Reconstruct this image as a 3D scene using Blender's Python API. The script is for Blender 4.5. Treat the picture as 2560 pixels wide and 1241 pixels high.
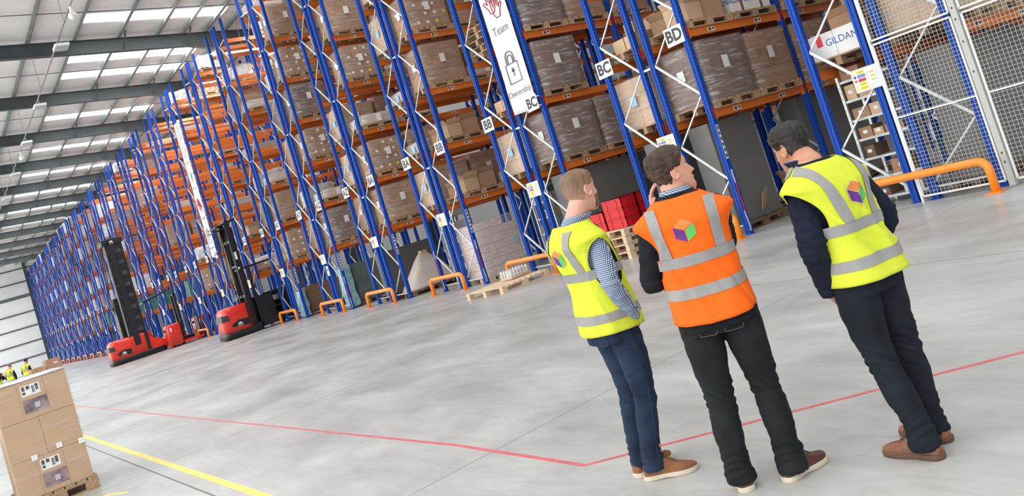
import bpy, bmesh, math, random
from math import sin, cos, pi, radians, sqrt, atan2, floor
from mathutils import Vector, Matrix, noise
from mathutils.bvhtree import BVHTree
for o in list(bpy.data.objects): bpy.data.objects.remove(o)
SC = bpy.context.scene
COL = SC.collection
random.seed(7)
R = random.Random(11)

# ------------------------------------------------------------ camera
YAW, PITCH, ROLL, FPX, EYE = radians(54.51), radians(3.062), radians(-17.433), 2152.6, 1.62
cy, sy, cp, sp, cr, sr = cos(YAW), sin(YAW), cos(PITCH), sin(PITCH), cos(ROLL), sin(ROLL)
fwd = Vector((-sy*cp, cy*cp, sp)); rt = Vector((cy, sy, 0)); upv = rt.cross(fwd)
ra = cr*rt + sr*upv; ua = -sr*rt + cr*upv
cam_d = bpy.data.cameras.new('camera'); cam = bpy.data.objects.new('camera', cam_d); COL.objects.link(cam)
m = Matrix((ra, ua, -fwd)).transposed().to_4x4(); m.translation = (0, 0, EYE)
cam.matrix_world = m
cam_d.sensor_fit = 'HORIZONTAL'; cam_d.sensor_width = 36.0; cam_d.lens = FPX/2560*36
cam_d.shift_y = -(620.5-398.7)/2560; cam_d.clip_end = 400; cam_d.clip_start = 0.05
SC.camera = cam
SC.view_settings.view_transform = 'Standard'; SC.view_settings.look = 'None'
SC.view_settings.gamma = 1; SC.view_settings.use_curve_mapping = False
SC.view_settings.exposure = 0.05
# ------------------------------------------------------------ daylight outside
W = bpy.data.worlds.new('daylight'); SC.world = W; W.use_nodes = True
bg = W.node_tree.nodes['Background']; bg.inputs[0].default_value = (1.0, 0.985, 0.96, 1); bg.inputs[1].default_value = 2.7
SKY_GLOW = 16.0       # brightness of the rooflight panels
SC.cycles.max_bounces = 10; SC.cycles.diffuse_bounces = 8; SC.cycles.glossy_bounces = 3
SC.cycles.transparent_max_bounces = 12; SC.cycles.transmission_bounces = 4
SC.cycles.sample_clamp_indirect = 4

# ------------------------------------------------------------ materials
M = {}
def mat(name, col, rough=0.6, metal=0.0, var=0.0, scale=4.0, bump=0.0, bscale=30.0, spec=0.5, stretch=None, coord='Object', rnd=0.0, col2=None, coat=0.0):
    ma = bpy.data.materials.new(name); ma.use_nodes = True; nt = ma.node_tree; N = nt.nodes; L = nt.links
    b = N['Principled BSDF']; b.inputs['Roughness'].default_value = rough; b.inputs['Metallic'].default_value = metal
    b.inputs['Specular IOR Level'].default_value = spec
    b.inputs['Coat Weight'].default_value = coat
    b.inputs['Base Color'].default_value = (*col, 1)
    M[name] = ma
    tc = N.new('ShaderNodeTexCoord'); src = tc.outputs[coord]
    if stretch:
        mp = N.new('ShaderNodeMapping'); mp.inputs['Scale'].default_value = stretch; L.new(src, mp.inputs[0]); src = mp.outputs[0]
    out = None
    if var > 0 or col2:
        nz = N.new('ShaderNodeTexNoise'); nz.inputs['Scale'].default_value = scale; nz.inputs['Detail'].default_value = 5; L.new(src, nz.inputs['Vector'])
        mx = N.new('ShaderNodeMix'); mx.data_type = 'RGBA'
        c2 = col2 or tuple(max(0, c*(1-var)) for c in col)
        mx.inputs['A'].default_value = (*c2, 1); mx.inputs['B'].default_value = (*(col if col2 else tuple(min(1, c*(1+var)) for c in col)), 1)
        rp = N.new('ShaderNodeValToRGB'); rp.color_ramp.elements[0].position = 0.35; rp.color_ramp.elements[1].position = 0.65
        L.new(nz.outputs['Fac'], rp.inputs[0]); L.new(rp.outputs[0], mx.inputs['Factor']); out = mx.outputs['Result']
        L.new(out, b.inputs['Base Color'])
    if rnd > 0:
        oi = N.new('ShaderNodeObjectInfo'); hs = N.new('ShaderNodeHueSaturation')
        mr = N.new('ShaderNodeMapRange'); mr.inputs['To Min'].default_value = 1-rnd; mr.inputs['To Max'].default_value = 1+rnd
        L.new(oi.outputs['Random'], mr.inputs['Value']); L.new(mr.outputs[0], hs.inputs['Value'])
        if out: L.new(out, hs.inputs['Color'])
        else: hs.inputs['Color'].default_value = (*col, 1)
        L.new(hs.outputs[0], b.inputs['Base Color'])
    if bump > 0:
        n2 = N.new('ShaderNodeTexNoise'); n2.inputs['Scale'].default_value = bscale; n2.inputs['Detail'].default_value = 3; L.new(src, n2.inputs['Vector'])
        bp = N.new('ShaderNodeBump'); bp.inputs['Strength'].default_value = bump; bp.inputs['Distance'].default_value = 0.01
        L.new(n2.outputs['Fac'], bp.inputs['Height']); L.new(bp.outputs[0], b.inputs['Normal'])
    return ma
def math_node(nt, op, a, b=None, c=None):
    n = nt.nodes.new('ShaderNodeMath'); n.operation = op
    for i, v in enumerate((a, b, c)):
        if v is None: continue
        if isinstance(v, (int, float)): n.inputs[i].default_value = v
        else: nt.links.new(v, n.inputs[i])
    return n.outputs[0]

mat('blue_steel', (0.008, 0.068, 0.40), 0.5, 0.0, spec=.25)
mat('blue_post', (0.008, 0.068, 0.40), 0.5, spec=.25)
nt = M['blue_post'].node_tree; tc = nt.nodes.new('ShaderNodeTexCoord'); sx = nt.nodes.new('ShaderNodeSeparateXYZ'); nt.links.new(tc.outputs['Object'], sx.inputs[0])
zz = math_node(nt, 'SUBTRACT', math_node(nt, 'FRACT', math_node(nt, 'MULTIPLY', sx.outputs[2], 1/0.075)), 0.5)
zz = math_node(nt, 'MULTIPLY', zz, 0.075)
def holes(ax):
    a = math_node(nt, 'SUBTRACT', math_node(nt, 'ABSOLUTE', ax), 0.024)
    d = math_node(nt, 'SQRT', math_node(nt, 'ADD', math_node(nt, 'MULTIPLY', math_node(nt, 'MULTIPLY', a, a), 1.0), math_node(nt, 'MULTIPLY', math_node(nt, 'MULTIPLY', zz, zz), 0.5)))
    return math_node(nt, 'LESS_THAN', d, 0.009)
ge = nt.nodes.new('ShaderNodeNewGeometry'); s2 = nt.nodes.new('ShaderNodeSeparateXYZ'); nt.links.new(ge.outputs['Normal'], s2.inputs[0])
side = math_node(nt, 'GREATER_THAN', math_node(nt, 'ABSOLUTE', s2.outputs[0]), 0.7)
hf = math_node(nt, 'MULTIPLY', holes(sx.outputs[1]), side)
mx = nt.nodes.new('ShaderNodeMix'); mx.data_type = 'RGBA'; nt.links.new(hf, mx.inputs['Factor'])
mx.inputs['A'].default_value = (0.008, 0.068, 0.40, 1); mx.inputs['B'].default_value = (0.003, 0.008, 0.03, 1)
nt.links.new(mx.outputs['Result'], nt.nodes['Principled BSDF'].inputs['Base Color'])
mat('orange_steel', (0.70, 0.175, 0.026), 0.42, coat=0.15, rnd=0.06)
mat('barrier_orange', (0.95, 0.27, 0.015), 0.35, coat=0.3)
mat('galvanised', (0.58, 0.61, 0.61), 0.4, 0.5, 0.12, 8)
mat('mesh_wire', (0.50, 0.51, 0.49), 0.5)
mat('white_label', (0.82, 0.82, 0.8), 0.5)
mat('label_ink', (0.06, 0.06, 0.07), 0.6)
mat('clip_red', (0.35, 0.01, 0.03), 0.45)
mat('carton', (0.38, 0.225, 0.135), 0.75, 0, 0.07, 3, rnd=0.13)
mat('carton_dark', (0.17, 0.095, 0.065), 0.7, 0, 0.08, 3, rnd=0.15)
mat('carton_light', (0.60, 0.41, 0.26), 0.75, 0, 0.05, 3, rnd=0.1)
mat('carton_front', (0.52, 0.345, 0.215), 0.7, 0, 0.04, 5, 0.1, 60)
mat('carton_pink', (0.72, 0.58, 0.54), 0.7, 0, 0.05, 4)
mat('carton_white', (0.74, 0.74, 0.73), 0.6, 0, 0.04, 4)
mat('pallet_wood', (0.42, 0.28, 0.165), 0.8, 0, 0.25, 5, rnd=0.2, stretch=(1, 6, 6))
mat('pallet_new', (0.72, 0.55, 0.37), 0.75, 0, 0.12, 5, stretch=(1, 6, 6))
mat('wood_dark', (0.2, 0.12, 0.075), 0.8, 0, 0.3, 5, stretch=(1, 6, 6))
mat('grey_board', (0.17, 0.168, 0.16), 0.55, 0, 0.06, 1.5)
mat('tarp', (0.62, 0.55, 0.48), 0.6, 0, 0.05, 3, 0.15, 12)
mat('teal_film', (0.30, 0.52, 0.55), 0.25, 0, 0.25, 6, 0.6, 14)
mat('green_sheet', (0.13, 0.17, 0.16), 0.15, 0, 0.15, 2, 0.2, 6)
mat('crate_red', (0.62, 0.008, 0.015), 0.4, rnd=0.08)
mat('crate_dark', (0.05, 0.06, 0.055), 0.5)
mat('crate_green', (0.06, 0.2, 0.15), 0.5, rnd=0.1)
mat('truck_red', (0.72, 0.028, 0.012), 0.28, coat=0.5)
mat('truck_black', (0.012, 0.012, 0.014), 0.4)
mat('truck_grey', (0.055, 0.055, 0.06), 0.45)
mat('steel_grey', (0.35, 0.36, 0.37), 0.35, 0.6)
mat('rafter_grey', (0.055, 0.066, 0.068), 0.55, 0, 0.1, 2)
mat('purlin_zinc', (0.24, 0.28, 0.27), 0.45, 0.25, 0.2, 6)
mat('white_plastic', (0.8, 0.81, 0.8), 0.4)
mat('banner_white', (0.86, 0.87, 0.9), 0.55, 0, 0.02, 2, 0.12, 5)
mat('banner_red', (0.42, 0.04, 0.06), 0.6); mat('banner_grey', (0.22, 0.22, 0.24), 0.6); mat('banner_green', (0.08, 0.3, 0.1), 0.6)
mat('sign_yellow', (0.85, 0.72, 0.02), 0.5); mat('sign_blue', (0.02, 0.09, 0.42), 0.5); mat('sign_red', (0.7, 0.05, 0.06), 0.5); mat('sign_amber', (0.8, 0.45, 0.05), 0.5)
mat('chain_white', (0.75, 0.75, 0.78), 0.4); mat('chain_red', (0.6, 0.02, 0.06), 0.4)
mat('film_white', (0.66, 0.65, 0.66), 0.3, 0, 0.2, 5, 0.8, 9)
mat('print_dark', (0.07, 0.06, 0.08), 0.6, 0, 0.0, 9, col2=(0.35, 0.24, 0.25))
mat('print_grey', (0.5, 0.5, 0.55), 0.5)
mat('print_blue', (0.06, 0.13, 0.33), 0.6)
mat('flap_line', (0.30, 0.19, 0.12), 0.7)
mat('tape_brown', (0.2, 0.11, 0.06), 0.4)
mat('label_blue', (0.35, 0.62, 0.75), 0.5)

def emis(name, col, s):
    ma = bpy.data.materials.new(name); ma.use_nodes = True; nt = ma.node_tree; nt.nodes.clear()
    e = nt.nodes.new('ShaderNodeEmission'); e.inputs[0].default_value = (*col, 1); e.inputs[1].default_value = s
    o = nt.nodes.new('ShaderNodeOutputMaterial'); nt.links.new(e.outputs[0], o.inputs[0]); M[name] = ma
emis('rooflight_glow', (0.95, 0.98, 1.0), SKY_GLOW)
emis('lamp_glow', (1.0, 0.97, 0.9), 120)

# stretch film: thin clear plastic with creases that catch the light
def film(name, white, base, tint=(0.8, 0.8, 0.82)):
    ma = bpy.data.materials.new(name); ma.use_nodes = True; nt = ma.node_tree; N = nt.nodes; L = nt.links
    b = N['Principled BSDF']; b.inputs['Base Color'].default_value = (*tint, 1); b.inputs['Roughness'].default_value = 0.18; b.inputs['Specular IOR Level'].default_value = 0.9
    tr = N.new('ShaderNodeBsdfTransparent'); ms = N.new('ShaderNodeMixShader')
    tc = N.new('ShaderNodeTexCoord'); mp = N.new('ShaderNodeMapping'); mp.inputs['Scale'].default_value = (.8, .8, 6.5); mp.inputs['Rotation'].default_value = (0.22, 0.16, 0)
    nz = N.new('ShaderNodeTexNoise'); nz.inputs['Scale'].default_value = 3.2; nz.inputs['Detail'].default_value = 5; nz.inputs['Roughness'].default_value = 0.6; nz.inputs['Distortion'].default_value = 0.6
    L.new(tc.outputs['Object'], mp.inputs[0]); L.new(mp.outputs[0], nz.inputs['Vector'])
    rp = N.new('ShaderNodeValToRGB'); e = rp.color_ramp.elements; e[0].position = 0.5; e[0].color = (base,)*3+(1,); e[1].position = 0.78; e[1].color = (white,)*3+(1,)
    L.new(nz.outputs['Fac'], rp.inputs[0]); L.new(rp.outputs[0], ms.inputs[0]); L.new(tr.outputs[0], ms.inputs[1]); L.new(b.outputs[0], ms.inputs[2])
    bp = N.new('ShaderNodeBump'); bp.inputs['Strength'].default_value = 0.9; bp.inputs['Distance'].default_value = 0.03
    L.new(nz.outputs['Fac'], bp.inputs['Height']); L.new(bp.outputs[0], b.inputs['Normal'])
    L.new(ms.outputs[0], N['Material Output'].inputs[0]); M[name] = ma
film('stretch_film', 0.75, 0.12)
film('stretch_film_fine', 0.3, 0.03)
film('stretch_film_milky', 0.85, 0.4)
film('stretch_film_clear', 0.6, 0.05)

# polished concrete
ma = bpy.data.materials.new('concrete'); ma.use_nodes = True; nt = ma.node_tree; N = nt.nodes; L = nt.links; b = N['Principled BSDF']; M['concrete'] = ma
tc = N.new('ShaderNodeTexCoord')
n1 = N.new('ShaderNodeTexNoise'); n1.inputs['Scale'].default_value = 0.55; n1.inputs['Detail'].default_value = 8; n1.inputs['Roughness'].default_value = 0.62
mp = N.new('ShaderNodeMapping'); mp.inputs['Scale'].default_value = (1, 1.6, 1); mp.inputs['Rotation'].default_value = (0, 0, 0.5)
L.new(tc.outputs['Object'], mp.inputs[0]); L.new(mp.outputs[0], n1.inputs['Vector'])
r1 = N.new('ShaderNodeValToRGB'); r1.color_ramp.elements[0].position = 0.3; r1.color_ramp.elements[0].color = (0.35, 0.35, 0.335, 1); r1.color_ramp.elements[1].position = 0.68; r1.color_ramp.elements[1].color = (0.56, 0.56, 0.54, 1)
L.new(n1.outputs['Fac'], r1.inputs[0])
n2 = N.new('ShaderNodeTexNoise'); n2.inputs['Scale'].default_value = 5; n2.inputs['Detail'].default_value = 9; n2.inputs['Roughness'].default_value = 0.7; n2.inputs['Distortion'].default_value = 0.8
mp2 = N.new('ShaderNodeMapping'); mp2.inputs['Scale'].default_value = (0.35, 1.5, 1); mp2.inputs['Rotation'].default_value = (0, 0, -0.5); L.new(tc.outputs['Object'], mp2.inputs[0]); L.new(mp2.outputs[0], n2.inputs['Vector'])
r2 = N.new('ShaderNodeValToRGB'); r2.color_ramp.elements[0].position = 0.25; r2.color_ramp.elements[0].color = (0.78, 0.78, 0.77, 1); r2.color_ramp.elements[1].position = 0.6; r2.color_ramp.elements[1].color = (1, 1, 1, 1)
L.new(n2.outputs['Fac'], r2.inputs[0])
mm = N.new('ShaderNodeMix'); mm.data_type = 'RGBA'; mm.blend_type = 'MULTIPLY'; mm.inputs['Factor'].default_value = 1
L.new(r1.outputs[0], mm.inputs['A']); L.new(r2.outputs[0], mm.inputs['B']); L.new(mm.outputs['Result'], b.inputs['Base Color'])
rr = N.new('ShaderNodeMapRange'); rr.inputs['To Min'].default_value = 0.2; rr.inputs['To Max'].default_value = 0.46; L.new(n1.outputs['Fac'], rr.inputs['Value']); L.new(rr.outputs[0], b.inputs['Roughness'])
bp = N.new('ShaderNodeBump'); bp.inputs['Strength'].default_value = 0.06; bp.inputs['Distance'].default_value = 0.01; L.new(n2.outputs['Fac'], bp.inputs['Height']); L.new(bp.outputs[0], b.inputs['Normal'])

# roof lining and cladding: fine ribs
def ribbed(name, col, axis, pitch, rough=0.5, strength=0.5, dist=0.02):
    ma = mat(name, col, rough, 0, 0.05, 0.6); nt = ma.node_tree; N = nt.nodes; L = nt.links
    tc = N.new('ShaderNodeTexCoord'); s = N.new('ShaderNodeSeparateXYZ'); L.new(tc.outputs['Object'], s.inputs[0])
    t = math_node(nt, 'PINGPONG', s.outputs[axis], pitch)
    bp = N.new('ShaderNodeBump'); bp.inputs['Strength'].default_value = strength; bp.inputs['Distance'].default_value = dist
    L.new(math_node(nt, 'MULTIPLY', t, 1/pitch), bp.inputs['Height']); L.new(bp.outputs[0], N['Principled BSDF'].inputs['Normal'])
ribbed('roof_lining', (0.74, 0.72, 0.70), 0, 0.15, 0.55, 0.35)
ribbed('wall_cladding', (0.86, 0.88, 0.88), 1, 0.5, 0.5, 0.1)
ribbed('wall_grey', (0.36, 0.365, 0.36), 0, 0.5, 0.6, 0.1)

# ------------------------------------------------------------ mesh helpers
class MB:
    def __init__(s): s.v = []; s.f = []; s.m = []; s.mats = []; s.cur = 0
    def mt(s, name):
        if name not in s.mats: s.mats.append(name)
        s.cur = s.mats.index(name); return s
    def face(s, idx): s.f.append(idx); s.m.append(s.cur)
    def poly(s, pts):
        i = len(s.v); s.v += [tuple(p) for p in pts]; s.face(list(range(i, i+len(pts))))
    def box(s, c, d, rot=None):
        i = len(s.v); x, y, z = d[0]/2, d[1]/2, d[2]/2; c = Vector(c)
        for p in ((-x,-y,-z),(x,-y,-z),(x,y,-z),(-x,y,-z),(-x,-y,z),(x,-y,z),(x,y,z),(-x,y,z)):
            p = Vector(p)
            if rot: p = rot @ p
            s.v.append(tuple(c+p))
        for q in ((0,3,2,1),(4,5,6,7),(0,1,5,4),(1,2,6,5),(2,3,7,6),(3,0,4,7)): s.face([i+k for k in q])
        return s
    def b2(s, lo, hi): return s.box([(a+b)/2 for a, b in zip(lo, hi)], [abs(b-a) for a, b in zip(lo, hi)])
    def bar(s, a, b, w, h, side=None):
        a, b = Vector(a), Vector(b); d = (b-a); L = d.length; d.normalize()
        sd = Vector(side) if side else (Vector((0, 0, 1)) if abs(d.z) < .9 else Vector((1, 0, 0)))
        x = d.cross(sd).normalized(); y = x.cross(d).normalized()
        return s.box((a+b)/2, (w, h, L), Matrix((x, y, d)).transposed())
    def ring(s, pts): i = len(s.v); s.v += [tuple(p) for p in pts]; return list(range(i, i+len(pts)))
    def skin(s, rings, closed=True, caps=True):
        R_ = [s.ring(r) for r in rings]; n = len(R_[0])
        for a, b in zip(R_, R_[1:]):
            for k in range(n if closed else n-1): s.face([a[k], a[(k+1) % n], b[(k+1) % n], b[k]])
        if caps: s.face(R_[0][::-1]); s.face(R_[-1])
        return s
    def tube(s, path, r, n=8, caps=True, flat=1.0, up=None):
        path = [Vector(p) for p in path]; rs = r if isinstance(r, (list, tuple)) else [r]*len(path)
        rings = []; prev = None
        for k, p in enumerate(path):
            t = (path[min(k+1, len(path)-1)]-path[max(k-1, 0)]).normalized()
            if prev is None:
                u = Vector(up) if up else (Vector((0, 0, 1)) if abs(t.z) < .9 else Vector((1, 0, 0)))
            else: u = prev
            x = (u - t*u.dot(t)).normalized(); prev = x; y = t.cross(x)
            rings.append([p + x*rs[k]*cos(2*pi*j/n) + y*rs[k]*flat*sin(2*pi*j/n) for j in range(n)])
        return s.skin(rings, True, caps)
    def ball(s, c, r, n=12, m_=8, sc=(1, 1, 1), rot=None):
        c = Vector(c); rings = []
        for i in range(1, m_):
            t = pi*i/m_
            rg = []
            for j in range(n):
                p = Vector((sin(t)*cos(2*pi*j/n)*sc[0]*r, sin(t)*sin(2*pi*j/n)*sc[1]*r, -cos(t)*sc[2]*r))
                rg.append(c + (rot @ p if rot else p))
            rings.append(rg)
        return s.skin(rings)
    def prism(s, pts, vec):
        vec = Vector(vec); a = [Vector(p) for p in pts]; n = len(a); i = len(s.v)
        s.v += [tuple(p) for p in a] + [tuple(p+vec) for p in a]
        s.face(list(range(i, i+n))[::-1]); s.face(list(range(i+n, i+2*n)))
        for k in range(n): s.face([i+k, i+(k+1) % n, i+n+(k+1) % n, i+n+k])
        return s
    def mesh(s, name, smooth=False):
        me = bpy.data.meshes.new(name); me.from_pydata(s.v, [], s.f)
        for q in s.mats: me.materials.append(M[q])
        me.polygons.foreach_set('material_index', s.m)
        if smooth: me.polygons.foreach_set('use_smooth', [True]*len(s.f))
        me.update(); return me
    def build(s, name, parent=None, smooth=False, loc=None, rz=0):
        bm = bmesh.new(); me = s.mesh(name, smooth); bm.from_mesh(me); bmesh.ops.recalc_face_normals(bm, faces=bm.faces); bm.to_mesh(me); bm.free()
        return link(name, me, parent, loc, rz)
KIDS = {}
def link(name, me, parent=None, loc=None, rz=0):
    o = bpy.data.objects.new(name, me); COL.objects.link(o)
    if parent: o.parent = parent; KIDS.setdefault(parent.name, []).append(o)
    if loc is not None: o.location = loc
    if rz: o.rotation_euler = (0, 0, rz)
    return o
def tag(o, label=None, cat=None, group=None, kind=None):
    if label: o['label'] = label
    if cat: o['category'] = cat
    if group: o['group'] = group
    if kind: o['kind'] = kind
    return o
def empty(name, loc=(0, 0, 0), rz=0, **k):
    o = bpy.data.objects.new(name, None); COL.objects.link(o); o.location = loc; o.rotation_euler = (0, 0, rz); o.empty_display_size = 0.1
    return tag(o, **k)
def copy_tree(o, parent=None):
    c = o.copy(); COL.objects.link(c); c.parent = parent
    if parent: KIDS.setdefault(parent.name, []).append(c)
    for ch in KIDS.get(o.name, []): copy_tree(ch, c)
    return c
_txt = {}
def text_mesh(s, size, matname, ext=0.001, align='CENTER', bold=0.0):
    key = (s, size, matname, align, bold)
    if key in _txt: return _txt[key]
    cu = bpy.data.curves.new('lettering', 'FONT'); cu.body = s; cu.size = size; cu.align_x = align; cu.align_y = 'CENTER'; cu.extrude = ext; cu.offset = bold; cu.resolution_u = 3
    t = bpy.data.objects.new('tmp', cu); COL.objects.link(t)
    me = bpy.data.meshes.new_from_object(t.evaluated_get(bpy.context.evaluated_depsgraph_get())); bpy.data.objects.remove(t)
    me.materials.clear(); me.materials.append(M[matname]); _txt[key] = me
    return me
FACE_CAM = Matrix.Rotation(pi/2, 4, 'X')      # lettering on a board that faces -Y
def put_text(s, size, matname, parent, loc, name='lettering', rot=None, sx=1.0, bold=0.0, align='CENTER'):
    o = link(name, text_mesh(s, size, matname, bold=bold, align=align), parent)
    o.matrix_local = Matrix.Translation(loc) @ (rot or FACE_CAM) @ Matrix.Diagonal((sx, 1, 1, 1)); return o
def hook(x): return x
# ------------------------------------------------------------ the building
X0, PIT, Y0, BAY, FR, GAP, TOP = -5.61, 4.263, 11.267, 2.65, 0.921, 0.285, 11.7
XW, YB = -119.6, 22.6
def roofz(y): return 13.48 - 0.063*(y-5.565) if y < 16 else 13.48 - 0.063*(16-5.565) + 0.063*(y-16)
b = MB().mt('concrete'); b.b2((XW-1, -13, -0.2), (14, YB+1, 0)); tag(b.build('floor'), kind='structure')
b = MB().mt('wall_cladding'); b.b2((XW-0.3, -13, 0), (XW, YB, 14.6)); tag(b.build('wall_left'), kind='structure')
b = MB().mt('wall_grey'); b.b2((XW, YB, 0), (14, YB+0.3, 14.2)); tag(b.build('wall_back'), kind='structure')
b = MB().mt('wall_cladding'); b.b2((14, -13, 0), (14.3, YB, 14.2)); tag(b.build('wall_right'), kind='structure')
# roof deck with rooflight openings
RAF = [-28.85 - 7.55*k for k in range(-5, 12)]
lights = []
for rx in RAF: lights.append((rx+1.45, rx+2.55))
lights.append((-40.05, -39.0))
for rx in RAF:
    if rx < -84: lights.append((rx+3.2, rx+6.2))  # extra wide rooflights out of view, added to brighten the far end wall
lights = sorted(l for l in lights if l[0] > XW)
STR = [(-12.5, -7.0), (-3.0, 2.6), (7.25, 12.75), (16.5, 22.0)]  # last strip is hidden above the racks, added to brighten their bays
ys = sorted({-13.0, 16.0, YB+0.3} | {v for a in STR for v in a})
xs = sorted({XW-0.3, 14.0} | {v for l in lights for v in l})
b = MB().mt('roof_lining')
for xa, xb in zip(xs, xs[1:]):
    inl = any(abs(xa-l[0]) < 1e-6 for l in lights)
    for ya, yb in zip(ys, ys[1:]):
        wide = any(abs(xa-l[0]) < 1e-6 and l[1]-l[0] > 2 for l in lights)
        if inl and any(abs(ya-s_[0]) < 1e-6 and not (wide and s_[0] > 3) for s_ in STR): continue
        za, zb = roofz(ya), roofz(yb)
        b.poly([(xa, ya, za), (xa, yb, zb), (xb, yb, zb), (xb, ya, za)])
        b.poly([(xa, ya, za+.12), (xb, ya, za+.12), (xb, yb, zb+.12), (xa, yb, zb+.12)])
tag(link('ceiling', b.mesh('ceiling')), kind='structure')
k = 0
for l in lights:
    for s_ in STR:
        if l[1]-l[0] > 2 and s_[0] > 3: continue
        k += 1
        b = MB().mt('rooflight_glow'); b.poly([(l[0], s_[0], roofz(s_[0])+.04), (l[0], s_[1], roofz(s_[1])+.04), (l[1], s_[1], roofz(s_[1])+.04), (l[1], s_[0], roofz(s_[0])+.04)])
        tag(link('window_%d' % k, b.mesh('rooflight')), kind='structure')
k = 0
for rx in RAF:
    if rx < XW+2: continue
    k += 1; b = MB().mt('rafter_grey')
    for ya, yb in ((-13, 11.4), (11.4, 16), (16, YB)):
        def lo(y): return roofz(y)-0.2-(0.56 if y < 11.5 or y > 20 else 0.56+(y-11.4)/4.6*0.75)
        def hi(y): return roofz(y)-0.2
        for w, f0, f1 in ((0.02, lambda y: lo(y), hi), (0.24, lambda y: lo(y), lambda y: lo(y)+.025), (0.24, lambda y: hi(y)-.025, hi)):
            b.skin([[(rx-w/2, y, f0(y)), (rx+w/2, y, f0(y)), (rx+w/2, y, f1(y)), (rx-w/2, y, f1(y))] for y in (ya, yb)])
    for y in (0.5, 3.9, 8.91, 11.5):           # stiffener struts from purlin to bottom flange
        b.bar((rx+.1, y, lo(y)+.03), (rx+.75, y+.1, hi(y)+.05), .05, .05)
    b.b2((rx-.12, 15.8, 0), (rx+.12, 16.1, 12.2))
    tag(b.build('trim_%d' % k), kind='structure')
PURL = [-12.9, -11.2, -9.5, -7.8, -6.1, -4.4, -2.75, -1.1, 0.57, 2.23, 3.9, 5.57, 7.24, 8.91, 10.44, 11.5, 12.45, 13.3, 15.0, 17, 18.7, 20.4]
for y in PURL:
    k += 1; b = MB().mt('purlin_zinc'); z = roofz(y)
    b.b2((XW, y-.014, z-.2), (14, y+.014, z-.005)).b2((XW, y-.12, z-.2), (14, y-.0141, z-.18)).b2((XW, y+.0141, z-.03), (14, y+.12, z-.005))
    tag(b.build('trim_%d' % k), kind='structure')
for y0_, off in ((0, 3.1),):
    for rx in RAF:                                # sag rods between the purlins
        if rx < -110: continue
        k += 1; b = MB().mt('rafter_grey'); b.skin([[(rx+off+dx, y, roofz(y)-.12+dz) for dx, dz in ((-.012, -.012), (.012, -.012), (.012, .012), (-.012, .012))] for y in (-12.9, 13.3)])
        tag(b.build('trim_%d' % k), kind='structure')
# rails and posts of the end wall
for z in (1.79, 3.55, 5.35, 7.1, 8.95, 9.15, 10.75, 12.36):
    k += 1; b = MB().mt('rafter_grey'); b.b2((XW, -13, z-.07), (XW+.16, YB, z+.05)); tag(b.build('trim_%d' % k), kind='structure')
for y in (-11.5, -4, 3.6, 11.15, 18.7):
    k += 1; b = MB().mt('rafter_grey'); b.b2((XW, y-.13, 0), (XW+.3, y+.13, 13.0)); tag(b.build('trim_%d' % k), kind='structure')
# floor joints (saw cuts) and painted lines
def strip(pts, w, z, mname, name, label, cat):
    b = MB().mt(mname); P_ = [Vector((*p, 0)) for p in pts]; L_ = []; R_ = []
    for i, p in enumerate(P_):
        d1 = (P_[i]-P_[i-1]).normalized() if i else (P_[1]-P_[0]).normalized()
        d2 = (P_[i+1]-P_[i]).normalized() if i < len(P_)-1 else d1
        n1_ = Vector((-d1.y, d1.x, 0)); n2_ = Vector((-d2.y, d2.x, 0)); nn = (n1_+n2_).normalized(); nn *= w/2/max(.3, nn.dot(n1_))
        L_.append(p+nn); R_.append(p-nn)
    for i in range(len(P_)-1):
        q = [L_[i], L_[i+1], R_[i+1], R_[i]]
        b.prism([(p.x, p.y, 0.0003) for p in q], (0, 0, z))
    return tag(b.build(name), label, cat)
mat('joint_dark', (0.2, 0.2, 0.19), 0.8); mat('paint_red', (0.62, 0.13, 0.14), 0.45, 0, 0.12, 6); mat('paint_yellow', (0.85, 0.68, 0.12), 0.45, 0, 0.05, 6)
jn = 0
for a, c, w in (((-5.35, -2), (-5.8, 11), .008), ((-10.7, -2), (-11.6, 11), .008), ((-16.5, -2), (-17, 11), .01), ((-22.5, -2), (-23, 11), .01), ((-29, -2), (-29.5, 11), .012),
                ((-40, 1.66), (4, 1.69), .02), ((-60, 7.35), (4, 7.35), .01), ((-1.5, -1), (-1.7, 11), .007), ((-35.5, -2), (-36, 11), .012)):
    jn += 1; o = strip([a, c], w, .0005, 'joint_dark', 'trim_%d' % (k+jn), None, None); tag(o, kind='structure')
strip([(-60, 2.72), (-27.4, 2.87), (-6.08, 3.04), (-4.40, 2.97), (-2.59, 4.79), (0.5, 7.9)], .036, .001, 'paint_red', 'floor_line', 'thin red painted line bending on the concrete behind the three standing men', 'floor marking')
strip([(-40, 1.84), (-7.3, 1.872), (-5, 1.875)], .075, .001, 'paint_yellow', 'floor_line', 'yellow painted line on the floor beside the front pallet of boxes', 'floor marking')
strip([(-10.55, 1.13), (-10.15, 1.30)], .05, .001, 'paint_yellow', 'floor_mark', 'short worn yellow dash on the floor at the pallet corner', 'floor marking')

# ------------------------------------------------------------ racking
NR = 27
def code(i):                                       # letters of the aisle on the right of row i: BD, BC, BB, ... AA
    v = 26*2 + 3 - (i-1)                           # BD = 55
    v = 26 + 3 - (i-1)
    return ('B' if v >= 26 else 'A') + chr(65 + v % 26)
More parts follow.
